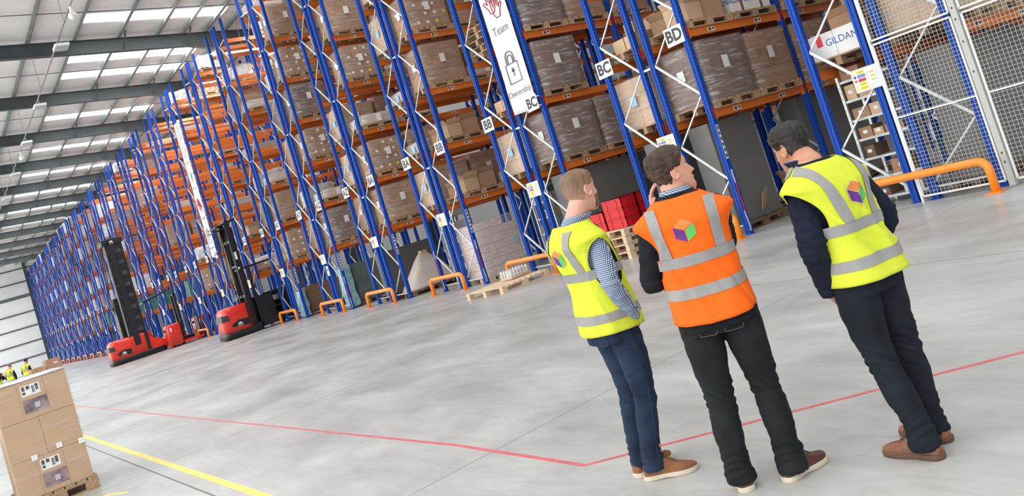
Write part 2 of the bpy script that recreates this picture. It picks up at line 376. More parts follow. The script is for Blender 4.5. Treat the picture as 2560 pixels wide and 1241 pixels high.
# meshes shared by all rows
b = MB().mt('blue_post')
prof = [(-.05, -.045), (-.018, -.045), (-.014, -.033), (.014, -.033), (.018, -.045), (.05, -.045), (.05, .05), (-.05, .05)]
b.prism([(x, y, 0.012) for x, y in prof], (0, 0, TOP-.012)); b.mt('blue_steel').b2((-.07, -.07, 0), (.07, .07, .012))
POST = b.build('upright_post').data; bpy.data.objects.remove(bpy.data.objects['upright_post'])
def beam_mesh(face):                               # face +1: price side looks +X ; length BAY between posts, origin at the front post
    b = MB().mt('orange_steel'); y0, y1 = .05, BAY-.05
    b.b2((-.022, y0, -.14), (.022, y1, 0)); b.b2((-.034, y0+.001, -.139), (-.0225, y1-.001, -.03)) if face > 0 else b.b2((.0225, y0+.001, -.139), (.034, y1-.001, -.03))
    for y in (y0+.004, y1-.004): b.b2((-.035, y-.004, -.17), (.045, y+.004, -.001))
    b.b2((.0221, y0-.003, -.171) if face > 0 else (-.055, y0-.003, -.171), (.055, y0+.03, -.002) if face > 0 else (-.0221, y0+.03, -.002))
    b.mt('clip_red')
    for y in (y0-.045, y1+.02): b.b2((.05*face, y, -.12), (.068*face, y+.025, .05))
    xf = .0225 if face > 0 else -.0225
    for yc in (.68, 1.97):
        b.mt('white_label').b2((xf, yc-.10, -.105), (xf+.002*face, yc+.10, -.035))
        b.mt('label_ink').b2((xf+.002*face, yc-.08, -.095), (xf+.003*face, yc-.01, -.045)).b2((xf+.002*face, yc+.02, -.085), (xf+.003*face, yc+.08, -.05))
    return b.mesh('load_beam')
BEAMR, BEAML = beam_mesh(1), beam_mesh(-1)
def brace_mesh(x0, x1, z0, z1):
    b = MB().mt('galvanised'); k_ = (x1-x0)*(z1-z0) < 0; dy = -.012 if k_ else .014; b.bar((x0, dy, z0), (x1, dy, z1), .042 if k_ else .026, .024, (0, 1, 0)); return b.mesh('brace')
def brace_nodes(side):                             # side R: right post nodes at .98+1.52k
    out = []; hx = FR/2-.05; s = 1 if side == 'R' else -1; z = .24; right = False; nz = [.24]+[.98+.76*i for i in range(14)]
    pts = [((-hx if i % 2 == 0 else hx)*s, zz_) for i, zz_ in enumerate(nz) if zz_ < TOP-.1]
    for p, q in zip(pts, pts[1:]): out.append((p[0], q[0], p[1], q[1]))
    out.append((-hx, hx, .16, .16)); out.append((pts[-1][0], -pts[-1][0], pts[-1][1], pts[-1][1]+.1)); return out
BR = {s: [brace_mesh(*q) for q in brace_nodes(s)] for s in 'RL'}
def lace(side):
    b = MB().mt('galvanised')
    for x0, x1, z0, z1 in brace_nodes(side): b.bar((x0, 0, z0), (x1, 0, z1), .042 if (x1-x0)*(z1-z0) < 0 else .026, .024, (0, 1, 0))
    return b.mesh('frame_lacing')
LACE = {s: lace(s) for s in 'RL'}
b = MB().mt('galvanised'); b.bar((-GAP/2+.05, 0, 0), (GAP/2-.05, 0, 0), .04, .06, (0, 1, 0)); SPACER = b.mesh('row_spacer')
LEV = [2.18+1.45*i for i in range(7)]
def nbays(n): return 4 if n <= 2 else 3 if n <= 4 else 2
for n in range(NR):
    xr = X0 - PIT*n
    lab = ('blue and orange pallet rack row with sign %s on its right post' % code(n)) if n else 'nearest blue and orange pallet rack row, behind the white mesh fence'
    rk = empty('pallet_rack', (xr, Y0, 0), label=lab, cat='rack', group='rows of pallet racking')
    px = {'R': (0, -FR), 'L': (-FR-GAP, -2*FR-GAP)}
    nb = nbays(n)
    for f in range(nb+1):
        for s in 'RL':
            for x in px[s]: link('upright_post', POST, rk, (x, BAY*f, 0))
            cx = (px[s][0]+px[s][1])/2
            if f == 0 and n <= 10:
                for me in BR[s]: link('brace', me, rk, (cx, 0, 0))
            else: link('frame_lacing', LACE[s], rk, (cx, BAY*f, 0))
        if f < 2 and n < 12:
            for z in (.35, 3.25, 6.3, 9.35): link('row_spacer', SPACER, rk, (-FR-GAP/2, BAY*f, z))
    for f in range(nb):
        for li, z in enumerate(LEV):
            link('load_beam', BEAMR, rk, (0, BAY*f, z)); link('load_beam', BEAML, rk, (-2*FR-GAP, BAY*f, z))
            if f < 2:
                link('load_beam', BEAML, rk, (-FR, BAY*f, z)); link('load_beam', BEAMR, rk, (-FR-GAP, BAY*f, z))

# ------------------------------------------------------------ aisle signs, load notices, number strips, chains
for n in range(1, NR):
    for s, x, c in (('R', X0-PIT*n-.19, code(n)), ('L', X0-PIT*n-2*FR-GAP+.03, code(n+1))):
        if n > 24 and s == 'L': continue
        b = MB().mt('white_plastic'); b.b2((-.21, -.006, -.16), (.21, 0, .16))
        o = b.build('aisle_sign', None, False, (x, Y0-(.122 if n in (2, 8) and s == 'R' else .052), 3.6))
        if n in (2, 8) and s == 'R':
            for z_ in (-.1, .1): MB().mt('white_plastic').b2((.17, 0, z_-.015), (.2, .0755, z_+.015)).build('bracket', o)
        tag(o, 'white square sign reading %s on the %s post of its rack' % (c, 'right' if s == 'R' else 'left'), 'sign', 'aisle letter signs')
        put_text(c, .29, 'label_ink', o, (0, -.0065, 0), bold=.010)
NOTICE = None
for n in range(0, NR):
    x = X0-PIT*n-(1.13 if n else 1.3)
    nm = 'near the mesh fence' if n == 0 else 'under the signs %s and %s' % (code(n+1), code(n))
    if NOTICE is None:
        o = MB().mt('white_plastic').b2((-.22, -.006, -.165), (.22, 0, .165)).build('load_notice', None, False, (x, Y0-.06, 1.86))
        NOTICE = o
        def pan(nm_, mt_, x0, z0, x1, z1, y=-.0075): return MB().mt(mt_).b2((x0, y, z0), (x1, -.006, z1)).build(nm_, o)
        for i, c in enumerate(('sign_yellow', 'sign_blue', 'sign_red', 'sign_yellow', 'sign_yellow')):
            z = .115-.057*i; pan('message_panel', c, -.13, z-.022, -.01, z+.022)
            if c == 'sign_yellow': MB().mt('sign_yellow').prism([(-.19, -.006, z-.02), (-.15, -.006, z-.02), (-.17, -.006, z+.02)], (0, -.0015, 0)).build('warning_symbol', o)
            else: MB().mt(c).prism([(-.17+.02*cos(t*pi/6), -.006, z+.02*sin(t*pi/6)) for t in range(12)], (0, -.0015, 0)).build('warning_symbol', o)
            for q in (-.008, .006): pan('message_line', 'label_ink' if c != 'sign_blue' else 'white_label', -.12, z+q-.002, -.02, z+q+.002, -.0082)
        for i in range(3): pan('load_figure', 'sign_amber', .06, .075-.055*i-.01, .14, .075-.055*i+.01)
        for q in ((-.2, -.15, .2, -.148), (-.2, .148, .2, .15), (-.2, -.15, -.198, .15), (.198, -.15, .2, .15), (0, -.1, .2, -.098), (0, -.15, .002, -.1), (.03, -.08, .032, .12), (.17, -.06, .172, .12)): pan('border_line', 'label_ink', *q)
    else:
        o = copy_tree(NOTICE); o.location = (x, Y0-.06, 1.86)
    tag(o, 'small white load notice with yellow, blue and red panels, ' + nm, 'sign', 'load notices on rack ends')
b = MB().mt('white_plastic').b2((-.09, -.006, -.17), (.09, 0, .17)); o = b.build('arrow_sign', None, False, (X0-PIT*5-1.0, Y0-.06, 1.44)); tag(o, 'narrow yellow striped warning sign under the notice beside sign AZ', 'sign')
for i in range(3): MB().mt('sign_yellow').b2((-.07+.055*i, -.0075, -.15), (-.04+.055*i, -.006, -.03)).build('yellow_stripe', o)
MB().mt('label_ink').prism([(-.06, -.006, 0), (.06, -.006, 0), (0, -.006, .13)], (0, -.0015, 0)).build('warning_symbol', o)
for n in range(0, 9):
    b = MB().mt('white_label').b2((0, -.03, -.3), (.002, .03, .3)); b.mt('label_ink')
    for i in range(6): b.b2((.002, -.02, -.27+.098*i), (.003, .02, -.21+.098*i))
    o = b.build('number_strip', None, False, (X0-PIT*n+.0505, Y0+.0, 1.62))
    tag(o, 'vertical white number strip on the aisle face of the post signed %s' % code(n) if n else 'vertical white number strip on the post behind the mesh fence', 'label', 'number strips')
def chain(x, z0, z1, lab):
    t = empty('plastic_chain', (x, Y0-(.03 if n != 3 or dx > 0 else .075), z0), label=lab, cat='chain'); z = 0; i = 0
    while z < z1-z0:
        fr = z/(z1-z0); mt_ = 'chain_white' if (fr < .3 or fr > .78) else 'chain_red'
        pts = [(.014*cos(a), 0, .024*sin(a)) for a in [2*pi*j/8 for j in range(9)]]
        o = MB().mt(mt_).tube([(p[0] if i % 2 else 0, 0 if i % 2 else p[0], p[2]) for p in pts], .0045, 5, False).build('chain_link', t, True); o.location = (.0+.006*sin(i*.7), 0, z+.02); z += .038; i += 1
for n, dx, lab in ((1, .075, 'red and white plastic chain hanging on the post signed BD'), (3, .075, 'red and white plastic chain on the post beside the pink cartons'), (3, -2.04, 'red and white plastic chain on the left post of the rack signed BB'), (5, .075, 'red and white plastic chain on the post beside the teal film')):
    chain(X0-PIT*n+dx, .06, 1.12, lab)

# ------------------------------------------------------------ orange floor guards
def guard(xa, xb, y, lab, h=.42):
    t = empty('floor_guard', (xa, y, 0), label=lab, cat='barrier', group='orange floor guards at rack ends'); r = .054; w = xb-xa; rr_ = .13
    path = [(0, 0, 0), (0, 0, h-rr_)] + [(rr_-rr_*cos(a), 0, h-rr_+rr_*sin(a)) for a in [pi/2*i/6 for i in range(1, 7)]] + [(w-rr_+rr_*sin(a), 0, h-rr_+rr_*cos(a)) for a in [pi/2*i/6 for i in range(0, 6)]] + [(w, 0, h-rr_), (w, 0, 0)]
    MB().mt('barrier_orange').tube(path, r, 14, up=(0, 1, 0)).build('guard_rail', t, True)
    for x in (0, w): MB().mt('barrier_orange').b2((x-.1, -.12, .001), (x+.1, .09, .014)).build('foot_plate', t)
G = {0: (-7.45, -5.53), 1: (-11.62, -9.80), 2: (-16.8, -15.0), 3: (-20.6, -18.92), 4: (-24.85, -23.02), 5: (-28.75, -26.85), 6: (-33.15, -31.35)}
for n in range(NR):
    xa, xb = G.get(n, (X0-PIT*n-2.05, X0-PIT*n-.2))
    guard(xa, xb, 10.93 if n else 10.86, 'orange tubular floor guard in front of %s' % ('the white mesh fence' if n == 0 else 'the rack signed %s' % code(n)))

# ------------------------------------------------------------ white mesh fence with its posts
fn = empty('mesh_fence', (-6.65, Y0-.1, 0), label='white steel mesh fence panels with grey post in front of nearest rack', cat='fence')
def panel(x0, x1, z0, z1, nm='mesh_panel'):
    b = MB().mt('mesh_wire'); st = .055
    nx = int((x1-x0)/st)
    for i in range(1, nx+1): x = x0+(x1-x0)*i/(nx+1); b.b2((x-.0022, -.002, z0), (x+.0022, .002, z1))
    nz = int((z1-z0)/st)
    for i in range(1, nz+1): z = z0+(z1-z0)*i/(nz+1); b.b2((x0, -.0062, z-.0022), (x1, -.002, z+.0022))
    b.build(nm, fn)
    f = MB().mt('white_plastic')
    for q in ((x0-.012, z0, x0+.012, z1), (x1-.012, z0, x1+.012, z1), (x0, z0-.012, x1, z0+.012), (x0, z1-.012, x1, z1+.012)): f.b2((q[0], -.012, q[1]), (q[2], .012, q[3]))
    f.build('panel_frame', fn)
for x0_, x1_ in ((0, 1.12), (1.27, 2.9), (2.99, 4.6)):
    for z0_, z1_ in ((.08, 2.27), (2.33, 4.5)): panel(x0_, x1_, z0_, z1_)
    MB().mt('white_plastic').b2((x0_, -.02, 1.2), (x1_, -.008, 1.22)).build('middle_rail', fn)
for x_ in (1.195, 2.95):
    b = MB().mt('mesh_wire').b2((x_-.04, -.03, 0), (x_+.04, .05, 4.7)); b.mt('label_ink')
    for z in (.3, .42, 1.5, 1.9, 2.2, 2.35, 2.65, 2.85): b.b2((x_-.01, -.031, z), (x_+.01, -.0302, z+.03))
    b.build('fence_post', fn); MB().mt('steel_grey').b2((x_-.08, -.12, 0), (x_+.08, .06, .01)).build('foot_plate', fn)
MB().mt('white_plastic').b2((-.04, -.02, 0), (-.012, .03, 4.5)).build('fence_post', fn)

# ------------------------------------------------------------ banners
def arc(cx_, cz, r, a0, a1, n=10): return [(cx_+r*cos(radians(a0+(a1-a0)*i/n)), cz+r*sin(radians(a0+(a1-a0)*i/n))) for i in range(n+1)]
def stroke(parent, pts, w, mt_, nm, z0=0, closed=False):
    P2 = [Vector((p[0], -.004, p[1]+z0)) for p in pts]
    if closed: P2.append(P2[0].copy())
    MB().mt(mt_).tube(P2, w/2, 5, True).build(nm, parent)
def hand_outline(ox, oz, s, fl=1):                  # open palm with four fingers and a thumb
    p = [(-.16, -.42), (-.22, -.2), (-.42, .02), (-.5, .1), (-.44, .17), (-.34, .12), (-.2, -.02), (-.26, .42), (-.22, .52), (-.15, .5), (-.1, .1), (-.1, .6), (-.04, .68), (.02, .6), (.03, .12), (.08, .58), (.14, .64), (.2, .56), (.17, .08), (.26, .42), (.33, .44), (.36, .36), (.3, -.02), (.26, -.26), (.16, -.42)]
    return [(ox+x*s*fl, oz+z*s) for x, z in p]
def banner(xl, xr_, z0, z1, lab):
    t = empty('banner', (xl, Y0-.10, z0), label=lab, cat='banner'); w = xr_-xl; H_ = z1-z0
    rows = 40; b = MB().mt('banner_white')
    rg = []
    for i in range(rows+1):
        z = H_*i/rows; rg.append([(w*j/8, .012*noise.noise(Vector((j*.5, z*1.3, xl))), z + (-.06*(j/8) if i == 0 else 0)) for j in range(9)])
    b.skin(rg, False, False); o = b.build('banner_sheet', t, True); md = o.modifiers.new('thick', 'SOLIDIFY'); md.thickness = .004; md.offset = 1
    c = w*.5; S = H_/6.45
    def word(s, z, sz=.19): put_text(s, sz, 'banner_grey', t, (c, -.016, z), 'lettering')
    yy = -.012
    t2 = link('emblems', None) if False else None
    def st(pts, z, mt_, nm, closed=True, wd=.03): 
        P2 = [Vector((c+p[0], -.016, z+p[1])) for p in pts]
        if closed: P2.append(P2[0].copy())
        MB().mt(mt_).tube(P2, wd/2, 5, True).build(nm, t)
    # padlock, Ownership
    z = .92; st([(-.22, -.28), (.22, -.28), (.22, .14), (-.22, .14)], z, 'banner_grey', 'padlock_icon')
    st([(-.15, .14)]+[(p[0], p[1]) for p in arc(0, .26, .15, 180, 0)]+[(.15, .14)], z, 'banner_grey', 'padlock_icon', False)
    st([(-.09, .14)]+[(p[0], p[1]) for p in arc(0, .24, .09, 180, 0)]+[(.09, .14)], z, 'banner_grey', 'padlock_icon', False)
    MB().mt('banner_grey').prism([(c+x_, -.014, z+z_) for x_, z_ in arc(0, 0, .05, 0, 330, 11)], (0, -.003, 0)).build('keyhole_icon', t); MB().mt('banner_grey').b2((c-.02, -.017, z-.14), (c+.02, -.014, z)).build('keyhole_icon', t)
    word('Ownership', .42)
    # hands, Team
    st(hand_outline(-.08, .1, .5, 1), 2.35, 'banner_red', 'hand_icon', True, .022); st(hand_outline(.08, -.05, .48, -1), 2.35, 'banner_red', 'hand_icon', True, .022)
    word('Team', 1.83, .26)
    # leaves, Growth
    for a in (-50, -15, 20, 55, 90): st([(0, -.2), (.09*cos(radians(a+60))+.12*sin(radians(a)), .0+.1*cos(radians(a))), (.36*sin(radians(a)), .32*cos(radians(a)))], 3.75, 'banner_green', 'leaf_icon', False, .02)
    word('Respect', 3.28, .2)
    st([(p[0], p[1]) for p in arc(0, .1, .2, -60, 240, 14)]+[(-.08, -.25), (.08, -.25)], 4.95, 'banner_grey', 'bulb_icon', True, .02); word('Innovate', 4.48, .2)
    st([(p[0], p[1]) for p in arc(.06, .15, .15, -90, 180, 12)], 5.95, 'banner_grey', 'loop_icon', False, .02); st([(p[0], p[1]) for p in arc(.06, -.17, .16, 90, 400, 12)], 5.95, 'banner_grey', 'loop_icon', False, .02)
banner(-15.06, -14.17, 3.52, 9.95, 'large white banner with red hands, padlock and words Team and Ownership')
banner(-40.66, -39.75, 3.55, 9.95, 'far narrow white banner with coloured icons above the red trucks')
# ------------------------------------------------------------ pallets and palletised loads
def add_pallet(b, x0=-.5, y0=-.6, w=1.0, l=1.2, m_='pallet_wood', z=0):       # boards run along x, stringers along y
    b.mt(m_)
    for i in range(7): y = y0+.05+(l-.1)*i/6; b.b2((x0, y-.05, z+.122), (x0+w, y+.05, z+.144))
    for x in (x0+.05, x0+w/2, x0+w-.05):
        b.b2((x-.05, y0, z+.1), (x+.05, y0+l, z+.121))
        for y in (y0+.07, y0+l/2, y0+l-.07): b.b2((x-.048, y-.07, z+.022), (x+.048, y+.07, z+.1))
        b.b2((x-.05, y0, z), (x+.05, y0+l, z+.022))
def wrap_mesh(b, w, d, h, z0, m_, amp=.012, seed=0, seg=7, lump=0.0):         # crumpled film round a block centred on 0,0
    b.mt(m_); n = seg*4; rings = []
    def ptat(t, z):
        s_, f = divmod(t*4, 1.0); s_ = int(s_) % 4
        a = [(-w/2, -d/2), (w/2, -d/2), (w/2, d/2), (-w/2, d/2)]; p, q = a[s_], a[(s_+1) % 4]
        return Vector((p[0]+(q[0]-p[0])*f, p[1]+(q[1]-p[1])*f, z))
    def jit(p):
        k = noise.noise_vector(p*6+Vector((seed, 0, 0)))*amp + noise.noise_vector(p*2.1+Vector((seed, 5, 0)))*lump
        return p+Vector((k.x, k.y, k.z*.7))
    for i in range(7): rings.append([jit(ptat(j/n, z0+h*i/6)) for j in range(n)])
    for s_ in (.9, .45): rings.append([jit(Vector((p.x*s_, p.y*s_, z0+h+.012+lump*.6))) for p in [ptat(j/n, 0) for j in range(n)]])
    b.skin(rings, True, False); b.face([len(b.v)-n+j for j in range(n)])
def carton_pos(nx, ny, nz, w, d, h, z0):
    for k in range(nz):
        for j in range(ny):
            for i in range(nx): yield (-w/2+w*(i+.5)/nx, -d/2+d*(j+.5)/ny, z0+h*(k+.5)/nz), (w/nx-.008, d/ny-.008, h/nz-.006)
def add_carton(b, c, s, m_, tape=True, labels=None, lm='white_label'):
    b.mt(m_).box(c, s)
    if tape: b.mt('tape_brown' if m_ != 'carton_white' else 'carton').b2((c[0]-.022, c[1]-s[1]/2-.001, c[2]-s[2]/2), (c[0]+.022, c[1]+s[1]/2+.001, c[2]+s[2]/2+.001)) if False else None
    if labels and (round(c[1]*37)+round(c[2]*53)+round(c[0]*11)) % 5 < 3:
        b.mt(lm)
        b.b2((c[0]+s[0]/2, c[1]-.05+labels, c[2]-.02), (c[0]+s[0]/2+.002, c[1]+.03+labels, c[2]+.05)); b.b2((c[0]-.05, c[1]-s[1]/2-.002, c[2]-.03), (c[0]+.02, c[1]-s[1]/2, c[2]+.04))
def open_carton(b, x, y, z, w, d, h, m_='carton_light', flap=.16, rz=0.0):
    rm = Matrix.Rotation(rz, 3, 'Z'); t = .006; o = Vector((x, y, z))
    def bx(lo, hi, rot=None):
        c = Vector([(a+c_)/2 for a, c_ in zip(lo, hi)]); b.box(o+rm@c, [abs(c_-a) for a, c_ in zip(lo, hi)], rm @ rot if rot else rm)
    b.mt(m_); bx((-w/2, -d/2, 0), (w/2, d/2, t)); bx((-w/2, -d/2, 0), (-w/2+t, d/2, h)); bx((w/2-t, -d/2, 0), (w/2, d/2, h)); bx((-w/2, -d/2, 0), (w/2, -d/2+t, h)); bx((-w/2, d/2-t, 0), (w/2, d/2, h))
    for sx_, ang in ((-1, -.5), (1, .7)):
        rot = Matrix.Rotation(ang, 3, 'Y'); c = Vector((sx_*(w/2+flap*.25*abs(ang)*1.2), 0, h+flap*.42)); b.box(o+rm@c, (.005, d, flap), rm @ rot)
    for sy_, ang in ((-1, .6), (1, -.4)):
        rot = Matrix.Rotation(ang, 3, 'X'); c = Vector((0, sy_*(d/2+flap*.25*abs(ang)), h+flap*.42)); b.box(o+rm@c, (w, .005, flap), rm @ rot)
KIND = {   # nx, ny, nz, w, d, h, carton, film, labels
 'brown': (2, 2, 3, .96, 1.12, 1.02, 'carton', 'stretch_film_clear', 0, 'brown wrapped cartons'),
 'octabin': (1, 2, 1, .98, 1.14, 1.05, 'carton_dark', 'stretch_film', 0, 'dark brown wrapped block'),
 'labelled': (2, 4, 4, .96, 1.12, .95, 'carton', 'stretch_film_clear', .04, 'wrapped white-labelled cartons'),
 'low': (2, 3, 1, .94, 1.1, .26, 'carton_light', 'stretch_film_milky', .02, 'low wrapped carton layer'),
 'light': (2, 3, 2, .94, 1.1, .62, 'carton_light', None, 0, 'unwrapped light cartons'),
 'wrapped_light': (2, 3, 3, .96, 1.12, .92, 'carton_light', 'stretch_film', 0, 'light cartons in shiny film'),
 'white': (2, 3, 3, .98, 1.12, .9, 'carton_white', 'stretch_film_milky', 0, 'white wrapped load'),
 'gildan': (2, 2, 1, .9, 1.1, .38, 'carton_white', None, 0, 'white lettered cartons'),
}
def load_label(o, kd, h, w=.98, d=1.14):
    b = MB().mt('white_label'); b.b2((w/2+.03, -.12, h*.62), (w/2+.033, .04, h*.62+.22)); b.mt('label_blue' if kd in ('wrapped_light', 'low') else 'white_label').b2((-.14, -d/2-.033, h*.6), (.02, -d/2-.03, h*.6+.19))
    b.build('paper_label', o)
def make_load(kd, near):
    o = empty('palletised_load') if near else None
    b = MB()
    if kd in KIND:
        nx, ny, nz, w, d, h, cm, fm, lb, _ = KIND[kd]
        add_pallet(b)
        if near: b.build('pallet', o); 
        cs = list(carton_pos(nx, ny, nz, w, d, h, .146))
        for i, (c, s_) in enumerate(cs):
            bb = MB() if near else b; add_carton(bb, c, s_, cm, False, lb if lb else None, 'sign_yellow' if (kd == 'labelled' and i % 5 == 0) else 'white_label')
            if near: bb.build('carton', o)
        if kd == 'gildan':
            for y in (-.27, .28):
                bb = MB() if near else b; bb.mt('tape_brown').b2((-.451, y-.03, .15), (.452, y+.03, .53))
                if near: bb.build('brown_tape', o)
            bb = MB() if near else b; bb.mt('sign_red').b2((.447, -.12, .36), (.451, -.02, .51)).b2((-.3, -.549, .34), (-.2, -.546, .5))
            if near:
                bb.build('red_label', o)
                for y in (-.4, .13): put_text('GILDAN', .15, 'print_blue', o, (.452, y+.0, .36), 'lettering', Matrix.Rotation(pi/2, 4, 'Z') @ FACE_CAM)
                put_text('GILDAN', .15, 'print_blue', o, (.12, -.548, .36), 'lettering')
            bb = MB() if near else b; open_carton(bb, -.15, .2, .535, .4, .5, .2, 'carton', .14, .2)
            if near: bb.build('carton', o)
        if fm:
            bb = MB() if near else b; wrap_mesh(bb, w+.03, d+.03, h+.03, .13, fm, .012, len(kd)*3.1, 6, .012 if kd in ('low', 'white') else 0)
            if near: bb.build('stretch_wrap', o, True)
        if near and kd not in ('gildan', 'light'): load_label(o, kd, h)
        hh = h
    elif kd == 'open':
        add_pallet(b)
        if near: b.build('pallet', o)
        for x, y, w, d, h, rz_ in ((.2, -.3, .5, .45, .32, .1), (.15, .25, .55, .5, .38, -.15), (-.3, -.25, .4, .4, .25, .3)):
            bb = MB() if near else b; open_carton(bb, x, y, .146, w, d, h, 'carton' if x < .18 else 'carton_light', .16, rz_)
            if near: bb.build('open_carton', o)
    elif kd == 'stack':
        for i in range(5):
            bb = MB() if near else b; j = .03*sin(i*2.3); add_pallet(bb, -.5+j, -.6+j*.7, z=.15*i)
            if near: bb.build('pallet', o)
    elif kd == 'lumpy':
        add_pallet(b)
        if near: b.build('pallet', o)
        bb = MB() if near else b; wrap_mesh(bb, .9, 1.0, .55, .15, 'film_white', .02, 9, 8, .09)
        if near: bb.build('plastic_bundle', o, True)
    elif kd == 'small':
        add_pallet(b)
        if near: b.build('pallet', o)
        for x, y, z, w in ((.3, -.42, .146, .3), (.3, -.08, .146, .3), (.3, -.38, .40, .26), (-.05, -.4, .146, .3), (.28, .3, .146, .36), (.25, .3, .45, .3), (-.2, .25, .146, .4)):
            bb = MB() if near else b; bb.mt('carton_light').box((x, y, z+w*.4), (w, w, w*.8))
            if near: bb.build('carton', o)
    elif kd == 'green':
        add_pallet(b, z=0); b.mt('crate_green')
        for (c, s_) in carton_pos(2, 3, 4, .96, 1.12, .9, .15): b.box(c, s_)
        if near: o2 = b.build('crate', o)
    if near: return o
    return b.build('palletised_load')
NAMES = {k: v[9] for k, v in KIND.items()}
NAMES.update(open='opened brown cartons', stack='empty pallet stack', lumpy='crumpled white plastic', small='loose light cartons', green='green crates')
PROTO = {}
ORD = ['first', 'second', 'third', 'fourth', 'fifth', 'sixth', 'seventh']
def place_load(kd, n, side, bay, pos, lev, near):
    key = (kd, near)
    if key not in PROTO: PROTO[key] = make_load(kd, near); o = PROTO[key]
    else: o = copy_tree(PROTO[key])
    xr = X0-PIT*n; x = xr-.45 if side == 'R' else xr-FR-GAP-.47
    z = LEV[lev]+.0005 if lev >= 0 else 0.001
    o.location = (x+R.uniform(-.03, .03)+(.03 if side == 'R' else -.03), Y0+BAY*bay+(.70 if pos == 0 else 1.95)+R.uniform(-.006, .006), z)
    o.rotation_euler = (0, 0, (0 if side == 'R' else pi)+R.uniform(-.008, .008)) if side == 'R' or kd in ('gildan',) else (0, 0, R.uniform(-.008, .008))
    if kd == 'gildan': o.rotation_euler = (0, 0, 0)
    where = 'floor' if lev < 0 else ORD[lev]+' shelf'
    sg = ('%s side of rack %s' % ('right' if side == 'R' else 'left', code(n))) if n else ('%s side of fenced rack' % ('right' if side == 'R' else 'left'))
    tag(o, '%s, %s, %s, %s deep' % (NAMES[kd], where, sg, ORD[2*bay+pos]), 'pallet load', 'pallet loads in the racks')
FIX = {(1, 'R', 0, 0, 0): 'octabin', (1, 'R', 0, 1, 0): 'brown', (1, 'R', 1, 0, 0): 'brown', (1, 'R', 1, 1, 0): 'octabin', (1, 'R', 0, 0, 1): 'open', (1, 'R', 0, 1, 1): 'gildan', (1, 'R', 1, 0, 1): 'brown', (1, 'R', 1, 1, 1): 'low',
 (1, 'L', 0, 0, 0): 'wrapped_light', (1, 'L', 0, 1, 0): 'small', (1, 'L', 0, 0, 1): 'small', (1, 'L', 0, 1, 1): 'light', (1, 'L', 0, 0, 2): 'lumpy', (1, 'R', 0, 0, 2): 'low',
 (0, 'L', 0, 0, 0): 'gildan', (0, 'L', 0, 1, 0): 'brown', (0, 'L', 0, 0, 1): 'octabin', (0, 'R', 0, 0, 0): 'wrapped_light', (0, 'R', 0, 1, 0): 'brown', (0, 'L', 1, 0, 0): 'labelled', (0, 'R', 1, 0, 0): 'white', (0, 'R', 1, 1, 0): 'brown', (0, 'L', 1, 1, 0): 'brown',
 (2, 'R', 0, 0, 0): 'octabin', (2, 'R', 0, 1, 0): 'octabin', (2, 'R', 0, 0, 1): 'octabin', (2, 'R', 0, 1, 1): None, (2, 'R', 0, 0, 2): 'octabin', (2, 'R', 0, 1, 2): 'brown', (2, 'R', 1, 0, 1): 'low', (2, 'R', 1, 0, 2): 'brown',
 (2, 'L', 0, 0, 0): 'wrapped_light', (2, 'L', 0, 1, 0): 'low', (2, 'L', 0, 0, 1): 'small', (2, 'L', 0, 0, 2): 'stack', (2, 'L', 0, 0, 3): 'labelled',
 (3, 'R', 0, 0, 0): 'open', (3, 'R', 0, 1, 0): 'low', (3, 'R', 0, 0, 1): 'open', (3, 'R', 0, 1, 1): None, (3, 'R', 0, 0, 2): 'brown', (3, 'R', 0, 1, 2): 'low', (3, 'R', 0, 0, 3): 'labelled', (3, 'R', 0, 1, 3): 'brown', (3, 'R', 0, 0, 4): 'brown',
 (3, 'L', 0, 0, 0): 'wrapped_light', (3, 'L', 0, 0, 1): 'low', (3, 'L', 0, 0, 2): 'low', (3, 'L', 0, 0, 3): 'wrapped_light', (3, 'L', 0, 0, 4): 'wrapped_light',
 (4, 'R', 0, 0, 0): 'brown', (4, 'R', 0, 0, 1): 'labelled', (4, 'R', 0, 0, 2): 'low', (4, 'R', 0, 0, 3): 'labelled', (4, 'R', 0, 0, 4): 'brown', (4, 'R', 0, 1, 0): 'low',
 (5, 'R', 0, 0, 0): 'octabin', (5, 'R', 0, 0, 1): 'low', (5, 'R', 0, 0, 2): 'labelled', (5, 'R', 0, 0, 3): 'octabin', (5, 'R', 0, 0, 4): 'labelled', (5, 'R', 0, 0, 5): 'brown',
 (6, 'R', 0, 0, 0): 'labelled', (6, 'R', 0, 0, 1): 'brown', (6, 'R', 0, 0, 2): 'low', (6, 'R', 0, 0, 3): None}
NMAX = {0: 2, 1: 3, 2: 4, 3: 5, 4: 6}
n_near = 0
for n in range(0, 7):
    for lev in range(NMAX.get(n, 7)):
        for side in 'RL':
            for bay in ((0, 1) if n <= 3 else (0,)):
                if side == 'L' and bay == 1 and n > 1: continue
                for pos in (0, 1):
                    k_ = (n, side, bay, pos, lev)
                    if n > 4 and side == 'L' and pos == 1: continue
                    if k_ in FIX: kd = FIX[k_]
                    else: kd = R.choice(['brown', 'labelled', 'low', 'low', 'octabin', 'wrapped_light', 'lumpy', 'open', 'brown', None, None] if n < 6 else ['labelled', 'brown', 'low', 'lumpy', None, None, None, None])
                    if kd: place_load(kd, *k_, n < 5 or (n == 5 and side == 'R')); n_near += 1
n_far = 0
